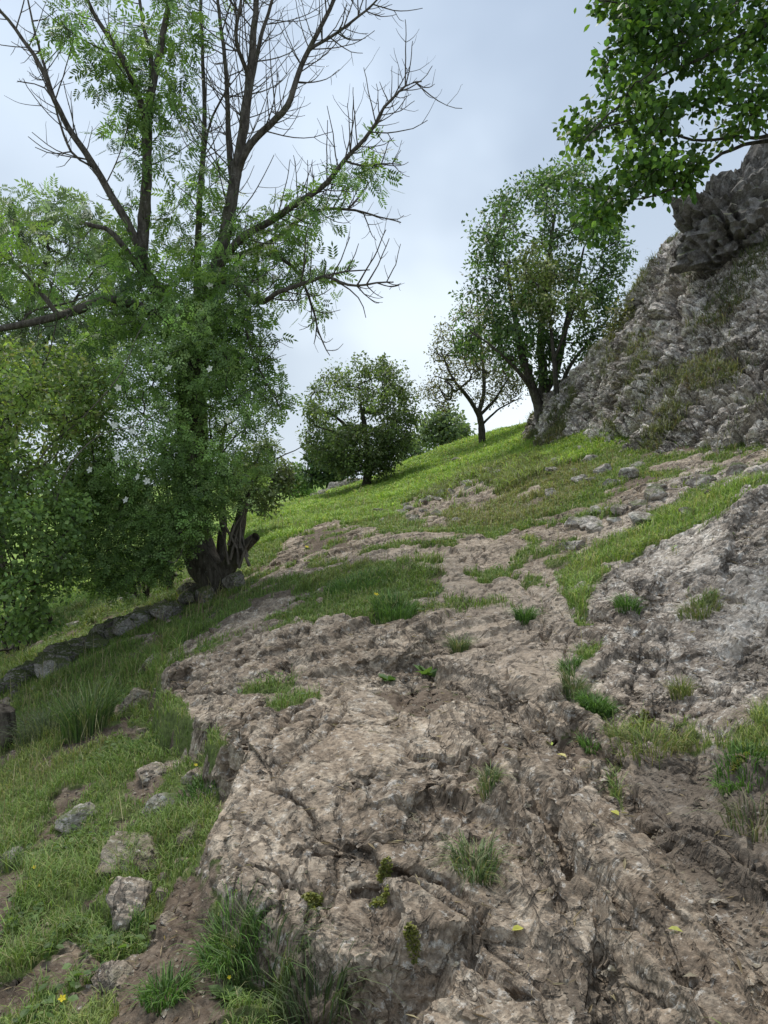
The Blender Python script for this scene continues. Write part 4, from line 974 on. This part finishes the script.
# dark crag crowning the cliff
def subdiv(v, f):
    e = np.sort(np.concatenate([f[:,[0,1]], f[:,[1,2]], f[:,[2,0]]]), 1); u, inv = np.unique(e, axis=0, return_inverse=True); inv = inv.ravel()
    m = (v[u[:,0]]+v[u[:,1]])/2; k = len(f); a, b_, c_ = inv[:k]+len(v), inv[k:2*k]+len(v), inv[2*k:]+len(v)
    return np.concatenate([v, m]), np.concatenate([np.stack([f[:,0],a,c_],1), np.stack([a,f[:,1],b_],1), np.stack([c_,b_,f[:,2]],1), np.stack([a,b_,c_],1)])
def crag(lobes, label, Y):
    """one body of rock: the outer skin of several overlapping lumps seen from its middle, then broken into blocks"""
    c = W(*lobes[0][:2], Y)+[.5,.9,-.1]; v, f = facet_rock((1,1,1), np.random.default_rng(71), 571, 0, 0)
    v, f = subdiv(v, f); d = v/np.linalg.norm(v, axis=1, keepdims=True); r = np.full(len(d), .5)
    rg = np.random.default_rng(572)
    for px, py, dy, rad in lobes:
        q = c-W(px, py, Y+dy); t0 = np.full(len(d), -9.); t1 = np.full(len(d), 9.)
        for _ in range(11):
            n = rg.normal(0, 1, 3)*[1,1,1.2]; n /= np.linalg.norm(n); h = rad*rg.uniform(.72,1.05); k = d@n; t = (h-q@n)/np.where(np.abs(k) < 1e-6, 1e-6, k)
            t1 = np.where(k > 0, np.minimum(t1, t), t1); t0 = np.where(k <= 0, np.maximum(t0, t), t0)
        b = -(d@q); disc = b*b-(q@q)+rad*rad; sp = np.where(disc > 0, b+np.sqrt(np.maximum(disc, 0)), 0)
        r = np.maximum(r, np.where(t1 > t0, np.minimum(t1, sp), 0))
    v = c+d*r[:,None]
    v = v+d*(rock_disp(v, d, 1.7, .62)[0])[:,None]
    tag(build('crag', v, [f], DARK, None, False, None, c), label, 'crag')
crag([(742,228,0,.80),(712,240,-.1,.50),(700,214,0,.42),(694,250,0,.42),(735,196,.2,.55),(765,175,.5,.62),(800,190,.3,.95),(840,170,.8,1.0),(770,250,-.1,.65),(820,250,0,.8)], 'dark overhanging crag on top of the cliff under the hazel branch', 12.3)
# the pile of mossy stones running down from the ash, and the white stones of the far wall
def stone_row(name, label, cat, path, n, s0, s1, mat, rg, jitter, seed):
    V = []; Fc = []; o = 0; path = np.array(path); L = np.linspace(0, 1, n)
    for i in range(n):
        p = cr(path, np.array([L[i]]))[0]+rg.normal(0, jitter, 3)*[1,1,0]; p[2] = H(p[0], p[1]); s = rg.uniform(s0, s1)
        v, f = facet_rock((s, s*rg.uniform(.7,1.1), s*rg.uniform(.55,.9)), rg, seed+i, 8, .06)
        v = v+p+[0,0,s*rg.uniform(.1,.55)]; V.append(v); Fc.append(f+o); o += len(v)
    V = np.concatenate(V); c = V.mean(0)
    tag(build(name, V, [np.concatenate(Fc)], mat, None, False, None, c), label, cat)
stone_row('stone_wall', 'tumbled row of dark mossy stones running down from the foot of the ash', 'wall', [at(204,592), at(180,606), at(150,620), at(115,636), at(80,650), at(40,672), at(5,690)], 120, .05,.17, WSTONE, r4, .22, 600)
stone_row('stone_wall', 'short broken wall of white stones beside the lone hawthorn', 'wall', [at(318,490), at(330,487), at(342,483), at(356,480)], 26, .16,.30, GSTONE, r4, .12, 700)
def loose(path, n, s0, s1, jit, seed, label, group):
    path = np.array(path)
    for i in range(n):
        p = cr(path, np.array([i/(n-1)]))[0]+r4.normal(0, jit, 3)*[1,1,0]; p[2] = H(p[0], p[1]); k = r4.uniform(s0, s1)
        v, f = facet_rock((k, k*r4.uniform(.7,1.1), k*r4.uniform(.5,.8)), r4, seed+i, 9, .06)
        tag(build('stone', v+p+[0,0,k*.15], [f], GSTONE, None, True, None, p), label, 'stone', group)
loose([at(402,520), at(425,500), at(445,492), at(430,512), at(408,508), at(440,522)], 22, .06,.16, .3, 760, 'one of the small pale stones scattered on the scrubby slope right of the bare earth', 'pale stones on the scrubby slope')
loose([at(110,606), at(125,600), at(140,597), at(84,622)], 9, .07,.16, .15, 800, 'one of the pale stones in the left pasture behind the mossy stone row', 'pale stones in the left pasture')
loose([at(440,505), at(480,478), at(520,462), at(560,480), at(600,478), at(530,505)], 26, .06,.20, .55, 900, 'one of the grey stones half buried in the scrubby slope below the cliff end', 'grey stones on the scrubby slope')
loose([at(600,520), at(640,505), at(690,485), at(740,478), at(560,535)], 24, .05,.15, .2, 830, 'one of the grey stones in the rocky band under the cliff foot', 'grey stones under the cliff')
# old wooden post at the left edge
g = at(3,748); ch = np.array([g-[0,0,.1], g+[.01,0,.12], g+[-.01,.01,.26], g+[.0,.01,.31]])
v, q = tube_mesh([(cr(ch, np.linspace(0,1,14)), np.array([.085]*11+[.08,.06,.01]))], 9)
tag(build('wooden_post', v, [q], bark_mat('rotten_wood', (.035,.028,.022), (.12,.10,.08), .2), None, True, None, g), 'short dark rotten wooden post at the left picture edge', 'post')
# ---------------------------------------------------------------- grass
GCOL = np.array([(.145,.23,.045),(.19,.285,.056),(.10,.165,.038),(.32,.31,.135),(.24,.31,.07)])
def blades(P, h, w, rg, lean=.45, cols=GCOL, wts=(.38,.26,.18,.08,.10), dirs=None, var=.15):
    """grass blades: three-step curved ribbons"""
    n = len(P); a = rg.random(n)*2*PI; d = np.stack([np.cos(a), np.sin(a), np.zeros(n)], 1)
    if dirs is not None: d = dirs
    b = a+PI/2+rg.normal(0,.5,n); sd = np.stack([np.cos(b), np.sin(b), np.zeros(n)], 1)
    L = lean*(.3+1.1*rg.random(n)); h = h[:,None]; w = w[:,None]; L = L[:,None]; up = np.array([0,0,1.])
    m1 = P+up*h*.55+d*h*L*.30; m2 = P+up*h*(1-.35*L)+d*h*L*1.0
    tip = P+up*h*(1.12-.72*L)+d*h*L*1.55
    V = np.stack([P-sd*w*.5-up*.01, P+sd*w*.5-up*.01, m1-sd*w*.45, m1+sd*w*.45, m2-sd*w*.27, m2+sd*w*.27, tip], 1).reshape(-1,3)
    o = (np.arange(n)*7)[:,None]
    Q = np.concatenate([np.array([0,1,3,2])+o, np.array([2,3,5,4])+o]); T = np.array([4,5,6])+o
    c = np.repeat(cols[rg.choice(len(cols), n, p=wts)]*(1+rg.normal(0,var,(n,1))), 7, 0)
    return V, Q, T, np.clip(c, .01, .9)
rg = np.random.default_rng(91)
def grass_points(n, smax, t0, t1):
    s = rg.uniform(-smax, smax, n); t = rg.uniform(t0, t1, n); y = np.exp(t)-3; return s*(y+3), y
def place(x, y):
    tw = np.clip(1-look(RG, x, y)-look(SG, x, y), 0, 1); return tw
# near and middle ground
N1 = 900000
x, y = grass_points(N1, .46, math.log(4.5), math.log(16))
inv = (np.abs(x) < y*.62+.35)
tw = place(x, y)
dn = .5+.5*fbm2(x*2.2, y*2.2, 3, 801)
bankg = sstep(-.1,.15,np.max([sdf(p, x, y) for p in TURFP[:1]], 0))          # lush strip on the bank
scr = sstep(-.3,.6,sdf(SCRUB, x, y))
left = sstep(-.3,-1.6,x)
keep = inv & (rg.random(N1) < sstep(.25,.85,tw)*np.clip(.42+.9*dn,0,1)*.62)
x = x[keep]; y = y[keep]; dn = dn[keep]; bankg = bankg[keep]; scr = scr[keep]; left = left[keep]; n = len(x)
P = np.stack([x, y, H(x, y)], 1)
lng = sstep(.0,.75,fbm2(x*.8+5, y*.8, 3, 811))
h = (.022+.048*rg.random(n)**1.6)*(1+.9*lng)*(.75+.6*dn)*(1+.5*bankg)+.05*scr*rg.random(n)
h *= (1+.35*left*lng)
w = np.maximum(.0028, y*.00085)*(.7+.6*rg.random(n))
cl1 = fbm2(x*1.1, y*1.1, 4, 821, .6); tint = np.stack([1+.30*sstep(.1,.6,cl1), 1+.12*sstep(.1,.6,cl1), 1+.25*sstep(.1,.6,cl1)], 1)
V, Q, T, c = blades(P, h, w, rg, .62)
dry = np.repeat((scr*rg.random(n) > .30) | (rg.random(n) < .08), 7)
c = c*np.repeat(tint, 7, 0); c = np.where(dry[:,None], np.array([.25,.24,.105])*(.6+.7*np.repeat(rg.random(n),7)[:,None]), c)
br = np.repeat(bankg, 7)[:,None]; c = c*(1+.35*br)
tag(build('grass', V, [Q, T], GLEAF, {'col':c}, False), 'short green turf with drier blades over the slope', kind='stuff')
# pasture
N2 = 420000
x, y = grass_points(N2, .52, math.log(15.5), math.log(36)); tw = place(x, y)
scr = sstep(-.3,.8,sdf(SCRUB, x, y)); dn = fbm2(x*.6, y*.6, 4, 831, .6)
keep = (np.abs(x) < y*.62+1) & (rg.random(N2) < sstep(.2,.7,tw)*.75); x = x[keep]; y = y[keep]; scr = scr[keep]; dn = dn[keep]; n = len(x)
P = np.stack([x, y, H(x, y)], 1); h = (.05+.07*rg.random(n))*(1+.8*sstep(.1,.6,dn))+.14*scr*rg.random(n); w = y*.0009*(.7+.7*rg.random(n))
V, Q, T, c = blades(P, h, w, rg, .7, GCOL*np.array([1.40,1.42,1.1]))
dry = np.repeat(scr*rg.random(n) > .25, 7); c = np.where(dry[:,None], np.array([.165,.185,.07])*(.6+.8*np.repeat(rg.random(n),7)[:,None]), c)
c = c*np.repeat(1+.35*np.clip(dn,-.6,.6), 7)[:,None]
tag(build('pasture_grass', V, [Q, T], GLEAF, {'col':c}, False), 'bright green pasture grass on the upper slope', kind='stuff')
x, y = grass_points(60000, .50, math.log(6), math.log(34)); tw = place(x, y); q = fbm2(x*.7+9, y*.7, 3, 851)
keep = (np.abs(x) < y*.62+.5) & (rg.random(len(x)) < .30*sstep(.4,.9,tw)*sstep(-.1,.5,q)); x = x[keep]; y = y[keep]; n = len(x)
V, Q, T, c = blades(np.stack([x, y, H(x, y)], 1), .10+.22*rg.random(n), np.maximum(.003, y*.0006), rg, .30, np.array([(.34,.29,.16),(.26,.26,.11),(.22,.15,.09)]), (.4,.4,.2))
tag(build('seed_stalks', V, [Q, T], GLEAF, {'col':c}, False), 'thin dry seed stalks standing above the grass', kind='stuff')
# grass and dry herbs on the cliff ledges
nrm = grid_normals(cpts.reshape(nu,nv,3)).reshape(-1,3); nrm *= np.sign((nrm*cn).sum(1, keepdims=True)+1e-9)
cand = rg.integers(0, len(cpts), 420000); k = (veg[cand]*sstep(.25,.6,nrm[cand][:,2]) > rg.random(len(cand))*1.0+.12) & (cpts[cand][:,0] < cpts[cand][:,1]*.62+.5)
P = cpts[cand[k]]+rg.normal(0,.02,(k.sum(),3)); n = len(P)
V, Q, T, c = blades(P, .05+.13*rg.random(n)**2, np.maximum(.004, P[:,1]*.0008)*(.7+.6*rg.random(n)), rg, .75, np.array([(.13,.155,.055),(.18,.19,.08),(.09,.115,.045),(.25,.23,.12),(.14,.105,.05)]))
tag(build('ledge_grass', V, [Q, T], GLEAF, {'col':c}, False), 'dull olive grass and dry herbs on the cliff ledges', kind='stuff')
# low broad-leaved weeds in the turf
x, y = grass_points(60000, .40, math.log(4.5), math.log(13)); tw = place(x, y); q = fbm2(x*1.6+50, y*1.6, 3, 841)
keep = (np.abs(x) < y*.6+.3) & (tw > .4) & (q > .28) & (rg.random(len(x)) < .6); x = x[keep]; y = y[keep]; n = len(x)
P = np.stack([x, y, H(x, y)+.02+.03*rg.random(n)], 1); D = rg.normal(0,1,(n,3))*[1,1,.25]
v, f, k = leaves(P, D, (.022+.02*rg.random(n)), (LB_V, LB_F), .1, 1.2, rg)
tag(build('clover', v, [f], LEAF, {'col':leaf_cols(n, k, [(.10,.165,.045),(.15,.21,.065),(.07,.12,.035)], [.5,.25,.25], .2, rg)}, False), 'small round-leaved weeds low in the turf', kind='stuff')
# gravel and litter on bare earth and in the rock hollows
x, y = grass_points(240000, .42, math.log(4.5), math.log(15)); sw = look(SG, x, y); rw = look(RG, x, y)
lowz = H(x, y)-.25*(H(x+.12, y)+H(x-.12, y)+H(x, y+.12)+H(x, y-.12))
keep = (np.abs(x) < y*.6+.3) & (rg.random(len(x)) < .10*sw+.16*rw*sstep(.004,.03,-lowz)+.012*rw); x = x[keep]; y = y[keep]; n = len(x)
sz = .003+.012*rg.random(n)**4+.0006*y
OV = np.array([(1,0,0),(-1,0,0),(0,1,0),(0,-1,0),(0,0,1),(0,0,-1.)]); OF = np.array([(0,2,4),(2,1,4),(1,3,4),(3,0,4),(2,0,5),(1,2,5),(3,1,5),(0,3,5)])
V = np.stack([x, y, H(x, y)+sz*.15], 1)[:,None]+(OV[None]*(.6+.7*rg.random((n,6,1)))*np.array([1,1,.65])+rg.normal(0,.2,(n,6,3)))*sz[:,None,None]
tag(build('gravel', V.reshape(-1,3), [(OF[None]+(np.arange(n)*6)[:,None,None]).reshape(-1,3)], STONE, None, False), 'grit and small stone chips on bare earth and in rock hollows', kind='stuff')
x, y = grass_points(26000, .42, math.log(4.5), math.log(13)); sw = look(SG, x, y)
keep = (np.abs(x) < y*.6+.3) & (rg.random(len(x)) < .10+.25*sw); x = x[keep]; y = y[keep]; n = len(x)
P = np.stack([x, y, H(x, y)+.006], 1); v, f, k = leaves(P, rg.normal(0,1,(n,3))*[1,1,.15], .02+.05*rg.random(n)**2, (LD_V*np.array([1,.28,1]), LD_F), 0, 1.5, rg)
tag(build('leaf_litter', v, [f], PETAL, {'col':leaf_cols(n, k, [(.26,.20,.12),(.36,.30,.18),(.16,.11,.07)], [.4,.3,.3], .2, rg)}, False), 'dry straw and leaf litter lying on the ground', kind='stuff')
# moss cushions on the slab
# ---- single tufts
def tuft(px, py, rad, n, h, lean, cols, label, wts=None, w=.004, name='grass_tuft', cat='grass tuft', group='grass tufts growing out of the rock'):
    g = at(px, py); a = rg.random(n)*2*PI; r_ = rad*np.sqrt(rg.random(n)); x = g[0]+r_*np.cos(a); y = g[1]+r_*np.sin(a)
    P = np.stack([x, y, np.minimum(H(x, y), g[2]+.08)-.005], 1)
    d = np.stack([np.cos(a)+rg.normal(0,.4,n), np.sin(a)+rg.normal(0,.4,n), np.zeros(n)], 1); d /= np.linalg.norm(d, axis=1, keepdims=True)
    wts = wts or [1/len(cols)]*len(cols)
    V, Q, T, c = blades(P, h*(.45+.65*rg.random(n)), np.full(n, max(w, g[1]*.0008))*(.7+.6*rg.random(n)), rg, lean, np.array(cols), wts, d)
    o = build(name, V, [Q, T], GLEAF, {'col':c}, False, None, g); tag(o, label, cat, group); return o
FR = [(.085,.18,.03),(.125,.235,.04),(.06,.125,.025)]; OL = [(.095,.15,.05),(.14,.195,.07),(.25,.24,.115)]; YG = [(.18,.22,.06),(.13,.18,.05),(.25,.23,.10)]
tuft(597,710,.075,900,.085,.55,FR,'rounded bright green grass cushion beside the rock step')
tuft(574,692,.06,220,.11,.6,OL,'thin olive grass tuft left of the bright green cushion')
tuft(474,872,.07,260,.10,.8,OL,'sprawling grass tuft in the hollow of the main slab')
tuft(489,780,.04,120,.07,.8,OL,'small dark grass tuft at the hole in the slab top')
tuft(459,652,.05,220,.13,.6,OL,'grass tuft hanging over the wedge-shaped rock')
tuft(525,622,.06,300,.12,.6,FR,'small green tuft in the middle of the upper rock path')
tuft(681,694,.045,150,.10,.5,YG,'spiky yellow-green tuft in the hole of the grey bank')
tuft(627,607,.07,300,.09,.6,FR,'green tuft on the ledge at the left end of the grey bank')
tuft(570,668,.05,180,.07,.7,FR,'low green tuft in the gully left of the grey bank')
tuft(590,750,.04,140,.07,.7,FR,'little green tuft at the top of the dark soil bank')
tuft(395,618,.16,600,.15,.45,FR,'tall fresh grass tuft at the edge of the turf above the wedge-shaped rock')
tuft(356,586,.3,700,.12,.5,FR,'thick grass tuft at the lower end of the upper path')
tuft(88,728,.16,420,.33,.42,[(.08,.15,.03),(.12,.20,.045),(.06,.11,.03),(.17,.20,.08)],'tall upright rush tuft in the left turf',None,.006,'rush_tuft','rush tuft')
tuft(45,735,.18,360,.24,.7,[(.10,.13,.06),(.15,.17,.09),(.08,.11,.05)],'greyish drooping grass tuft next to the tall rush tuft',None,.005)
tuft(270,975,.12,420,.15,.7,[(.06,.11,.03),(.09,.15,.04),(.13,.16,.06)],'long dark grass hanging into the hollow under the slab lip')
tuft(232,945,.10,380,.11,.7,FR,'fresh grass tuft below the slab edge beside the earth trail')
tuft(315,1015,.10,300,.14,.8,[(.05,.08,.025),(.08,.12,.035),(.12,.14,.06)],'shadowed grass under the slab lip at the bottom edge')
tuft(165,1000,.07,330,.08,.6,FR,'small round grass tuft on the earth trail near the bottom edge')
tuft(133,955-20,.05,140,.07,.6,FR,'tiny grass tuft at the foot of the rounded stone')
tuft(748,758,.11,420,.06,.65,FR,'lush grass tuft at the right edge above the dark soil bank')
tuft(650,745,.16,420,.09,.7,YG,'pale yellowish moss and grass patch along the top of the soil bank')
tuft(755,830,.09,160,.09,.8,[(.16,.15,.08),(.10,.13,.05),(.22,.20,.12)],'withered grass hanging on the soil bank at the right edge')
tuft(700,612,.12,300,.08,.7,YG,'thin mossy grass line across the grey bank')
tuft(150,752,.12,300,.08,.6,FR,'grass tuft in the corner below the slab face')
tuft(200,798,.11,320,.08,.6,FR,'grass tuft against the left slab edge')
# moss cushions
def moss(px, py, rad, n, label):
    g = at(px, py); a = rg.random(n)*2*PI; n = int(n*1.5); a = rg.random(n)*2*PI; r_ = .62*rad*np.sqrt(rg.random(n)); x = g[0]+r_*np.cos(a); y = g[1]+.7*r_*np.sin(a)
    P = np.stack([x, y, H(x, y)+.006*rg.random(n)], 1)
    v, f, k = leaves(P, rg.normal(0,1,(n,3))*[1,1,.35]+[0,0,.15], .006+.008*rg.random(n), (LB_V, LB_F), 0, 1., rg)
    tag(build('moss', v, [f], LEAF, {'col':leaf_cols(n, k, [(.22,.23,.05),(.30,.28,.10),(.13,.15,.04)], [.45,.25,.3], .2, rg)}, False, None, g), label, 'moss', 'moss cushions on the slab')
moss(312,905,.05,420,'yellow-green moss cushion on the front lip of the main slab')
moss(380,902,.045,300,'mossy stonecrop trailing over the slab front below the tuft')
moss(412,942,.035,260,'pale stonecrop hanging beside the white scraped stone')
moss(385,868,.035,220,'small moss patch on the slab above the trailing stonecrop')
moss(640,728,.10,500,'yellow moss on top of the dark soil bank')
moss(740,760,.05,250,'moss tuft under the lush grass at the right edge')
# broad-leaved plants
def rosette(px, py, n, size, label, cols, up=.5):
    g = at(px, py); a = np.arange(n)*2.4+rg.random(n)*.4; D = np.stack([np.cos(a), np.sin(a), up*(.3+rg.random(n))], 1)
    v, f, k = leaves(np.tile(g+[0,0,.01],(n,1)), D, size*(.6+.6*rg.random(n)), (LB_V*np.array([1,.75,1]), LB_F), .0, 1., rg)
    tag(build('dock_plant', v, [f], LEAF, {'col':leaf_cols(n, k, cols, [1/len(cols)]*len(cols), .1, rg)}, False, None, g), label, 'weed', 'broad-leaved weeds')
rosette(428,677,9,.13,'broad-leaved weed at the foot of the wedge-shaped rock',[(.10,.17,.05),(.14,.22,.07)])
rosette(388,682,14,.07,'row of small leaves left of the broad-leaved weed',[(.09,.16,.045),(.12,.19,.06)])
rosette(225,1000,12,.06,'small leafy weed on the trail edge below the slab',[(.11,.19,.05),(.15,.23,.07)])
# fallen leaves and buttercups
def fallen(px, py, size, col, label, ang):
    g = at(px, py); D = np.array([[math.cos(ang), math.sin(ang), .15]])
    v, f, k = leaves(g[None]+[0,0,.012], D, np.array([size]), (LB_V*np.array([1,.8,2.]), LB_F), 0, 3., np.random.default_rng(int(px)))
    tag(build('fallen_leaf', v, [f], PETAL, {'col':np.tile(col,(len(v),1))}, False, None, g), label, 'leaf', 'fallen leaves on the rock')
fallen(512,934,.040,(.52,.50,.10),'yellow fallen leaf on the lower middle of the slab',.3)
fallen(668,933,.038,(.46,.45,.12),'yellow fallen leaf at the edge of the soil bank near the bottom',-.4)
fallen(619,819,.042,(.48,.46,.10),'narrow yellow fallen leaf at the top of the right slab',2.0)
fallen(552,748,.055,(.38,.46,.08),'green-yellow fallen leaf in the gully below the rock step',1.8)
fallen(557,757,.050,(.62,.54,.22),'pale straw fallen leaf beside the green-yellow one',-.9)
def buttercup(px, py, hgt, size, label, col=(.70,.56,.03)):
    g = at(px, py); top = g+[.01,0,hgt]; root = empty('buttercup', g); tag(root, label, 'flower', 'yellow wild flowers')
    v, q = tube_mesh([(np.array([g-[0,0,.02], g+[.004,0,hgt*.5], top]), np.array([.0022,.002,.0015]))]); build('stem', v, [q], LEAF, {'col':np.tile((.10,.17,.04),(len(v),1))}, False, root)
    v, f = petals(top, np.array([.2,-.35,.8]), size*.55); build('petals', v, [f], PETAL, {'col':np.tile(col,(len(v),1))}, False, root)
buttercup(194,776,.06,.022,'yellow buttercup beside the left slab edge')
buttercup(32,884,.08,.020,'yellow buttercup in the left turf near the picture edge')
buttercup(37,897,.05,.016,'faded buttercup just below the left turf buttercup',(.55,.40,.06))
buttercup(59,1014,.05,.026,'large yellow flower in the bottom left grass')
buttercup(231,958,.04,.018,'pale yellow flower below the slab edge',(.62,.58,.20))
buttercup(226,990,.04,.014,'small yellow flower on the lower trail edge')
buttercup(375,602,.06,.045,'yellow dandelion in the turf above the wedge-shaped rock')
buttercup(306,553,.08,.055,'distant yellow dandelion beside the bare earth')
# ------------------------------------------------------------------ sky and light
SUN_EL, SUN_AZ = 64, -18       # azimuth from straight ahead, minus = left
wd = bpy.data.worlds.new('World'); SC.world = wd; wd.use_nodes = True; t = wd.node_tree; t.nodes.clear()
def N(typ, ins=None, **kw):
    nd = t.nodes.new(typ)
    for k, v in kw.items(): setattr(nd, k, v)
    for k, v in (ins or {}).items():
        if isinstance(v, bpy.types.NodeSocket): t.links.new(v, nd.inputs[k])
        else: nd.inputs[k].default_value = v
    return nd
sky = N('ShaderNodeTexSky'); sky.sky_type = 'NISHITA'; sky.sun_disc = False
sky.sun_elevation = R(SUN_EL); sky.sun_rotation = R(SUN_AZ); sky.air_density = 1.2; sky.dust_density = 2.5
bg1 = N('ShaderNodeBackground', {'Color':sky.outputs[0],'Strength':.07})
co = N('ShaderNodeTexCoord').outputs['Generated']
mp = N('ShaderNodeMapping', {'Vector':co,'Scale':(1,1,1.3),'Location':(.35,.1,.0)}).outputs[0]
n1 = N('ShaderNodeTexNoise', {'Vector':mp,'Scale':2.1,'Detail':4.,'Roughness':.45,'Distortion':.15}).outputs['Fac']
z = N('ShaderNodeSeparateXYZ', {0:co}).outputs[2]
zr = N('ShaderNodeMapRange', {'Value':z,'From Min':.02,'From Max':.62}, interpolation_type='SMOOTHSTEP').outputs[0]
lo = (.79,.875,.955,1); hi = (.555,.665,.815,1)
m1 = N('ShaderNodeMix', data_type='RGBA'); t.links.new(zr, m1.inputs[0]); m1.inputs[6].default_value = lo; m1.inputs[7].default_value = hi
cr1 = N('ShaderNodeMapRange', {'Value':n1,'From Min':.38,'From Max':.62}, interpolation_type='SMOOTHSTEP').outputs[0]
m2 = N('ShaderNodeMix', data_type='RGBA', blend_type='MULTIPLY'); m2.inputs[0].default_value = 1
m3 = N('ShaderNodeMix', data_type='RGBA'); t.links.new(cr1, m3.inputs[0]); m3.inputs[6].default_value = (.80,.825,.86,1); m3.inputs[7].default_value = (1.20,1.19,1.165,1)
t.links.new(m1.outputs[2], m2.inputs[6]); t.links.new(m3.outputs[2], m2.inputs[7])
bg2 = N('ShaderNodeBackground', {'Color':m2.outputs[2],'Strength':.92})
mx = N('ShaderNodeMixShader', {0:.9,1:bg1.outputs[0],2:bg2.outputs[0]})
t.links.new(mx.outputs[0], N('ShaderNodeOutputWorld').inputs[0])
sl = bpy.data.lights.new('sun', 'SUN'); sl.energy = 2.8; sl.angle = R(18); sl.color = (1,.96,.9)
so = bpy.data.objects.new('sun', sl); COL.objects.link(so); so.rotation_euler = (R(90-SUN_EL), 0, R(180-SUN_AZ)) 
# the lamp shines along -Z; turned so that it comes from ahead-right and above
import mathutils
dv_ = mathutils.Vector((math.sin(R(SUN_AZ))*math.cos(R(SUN_EL)), math.cos(R(SUN_AZ))*math.cos(R(SUN_EL)), math.sin(R(SUN_EL))))
so.rotation_euler = dv_.to_track_quat('Z','Y').to_euler()
so.location = (0,0,30)
vs = SC.view_settings; vs.view_transform = 'Standard'; vs.look = 'None'; vs.exposure = .30; vs.gamma = 1; vs.use_curve_mapping = False
SC.cycles.max_bounces = 6; SC.cycles.transparent_max_bounces = 4; SC.cycles.use_denoising = True
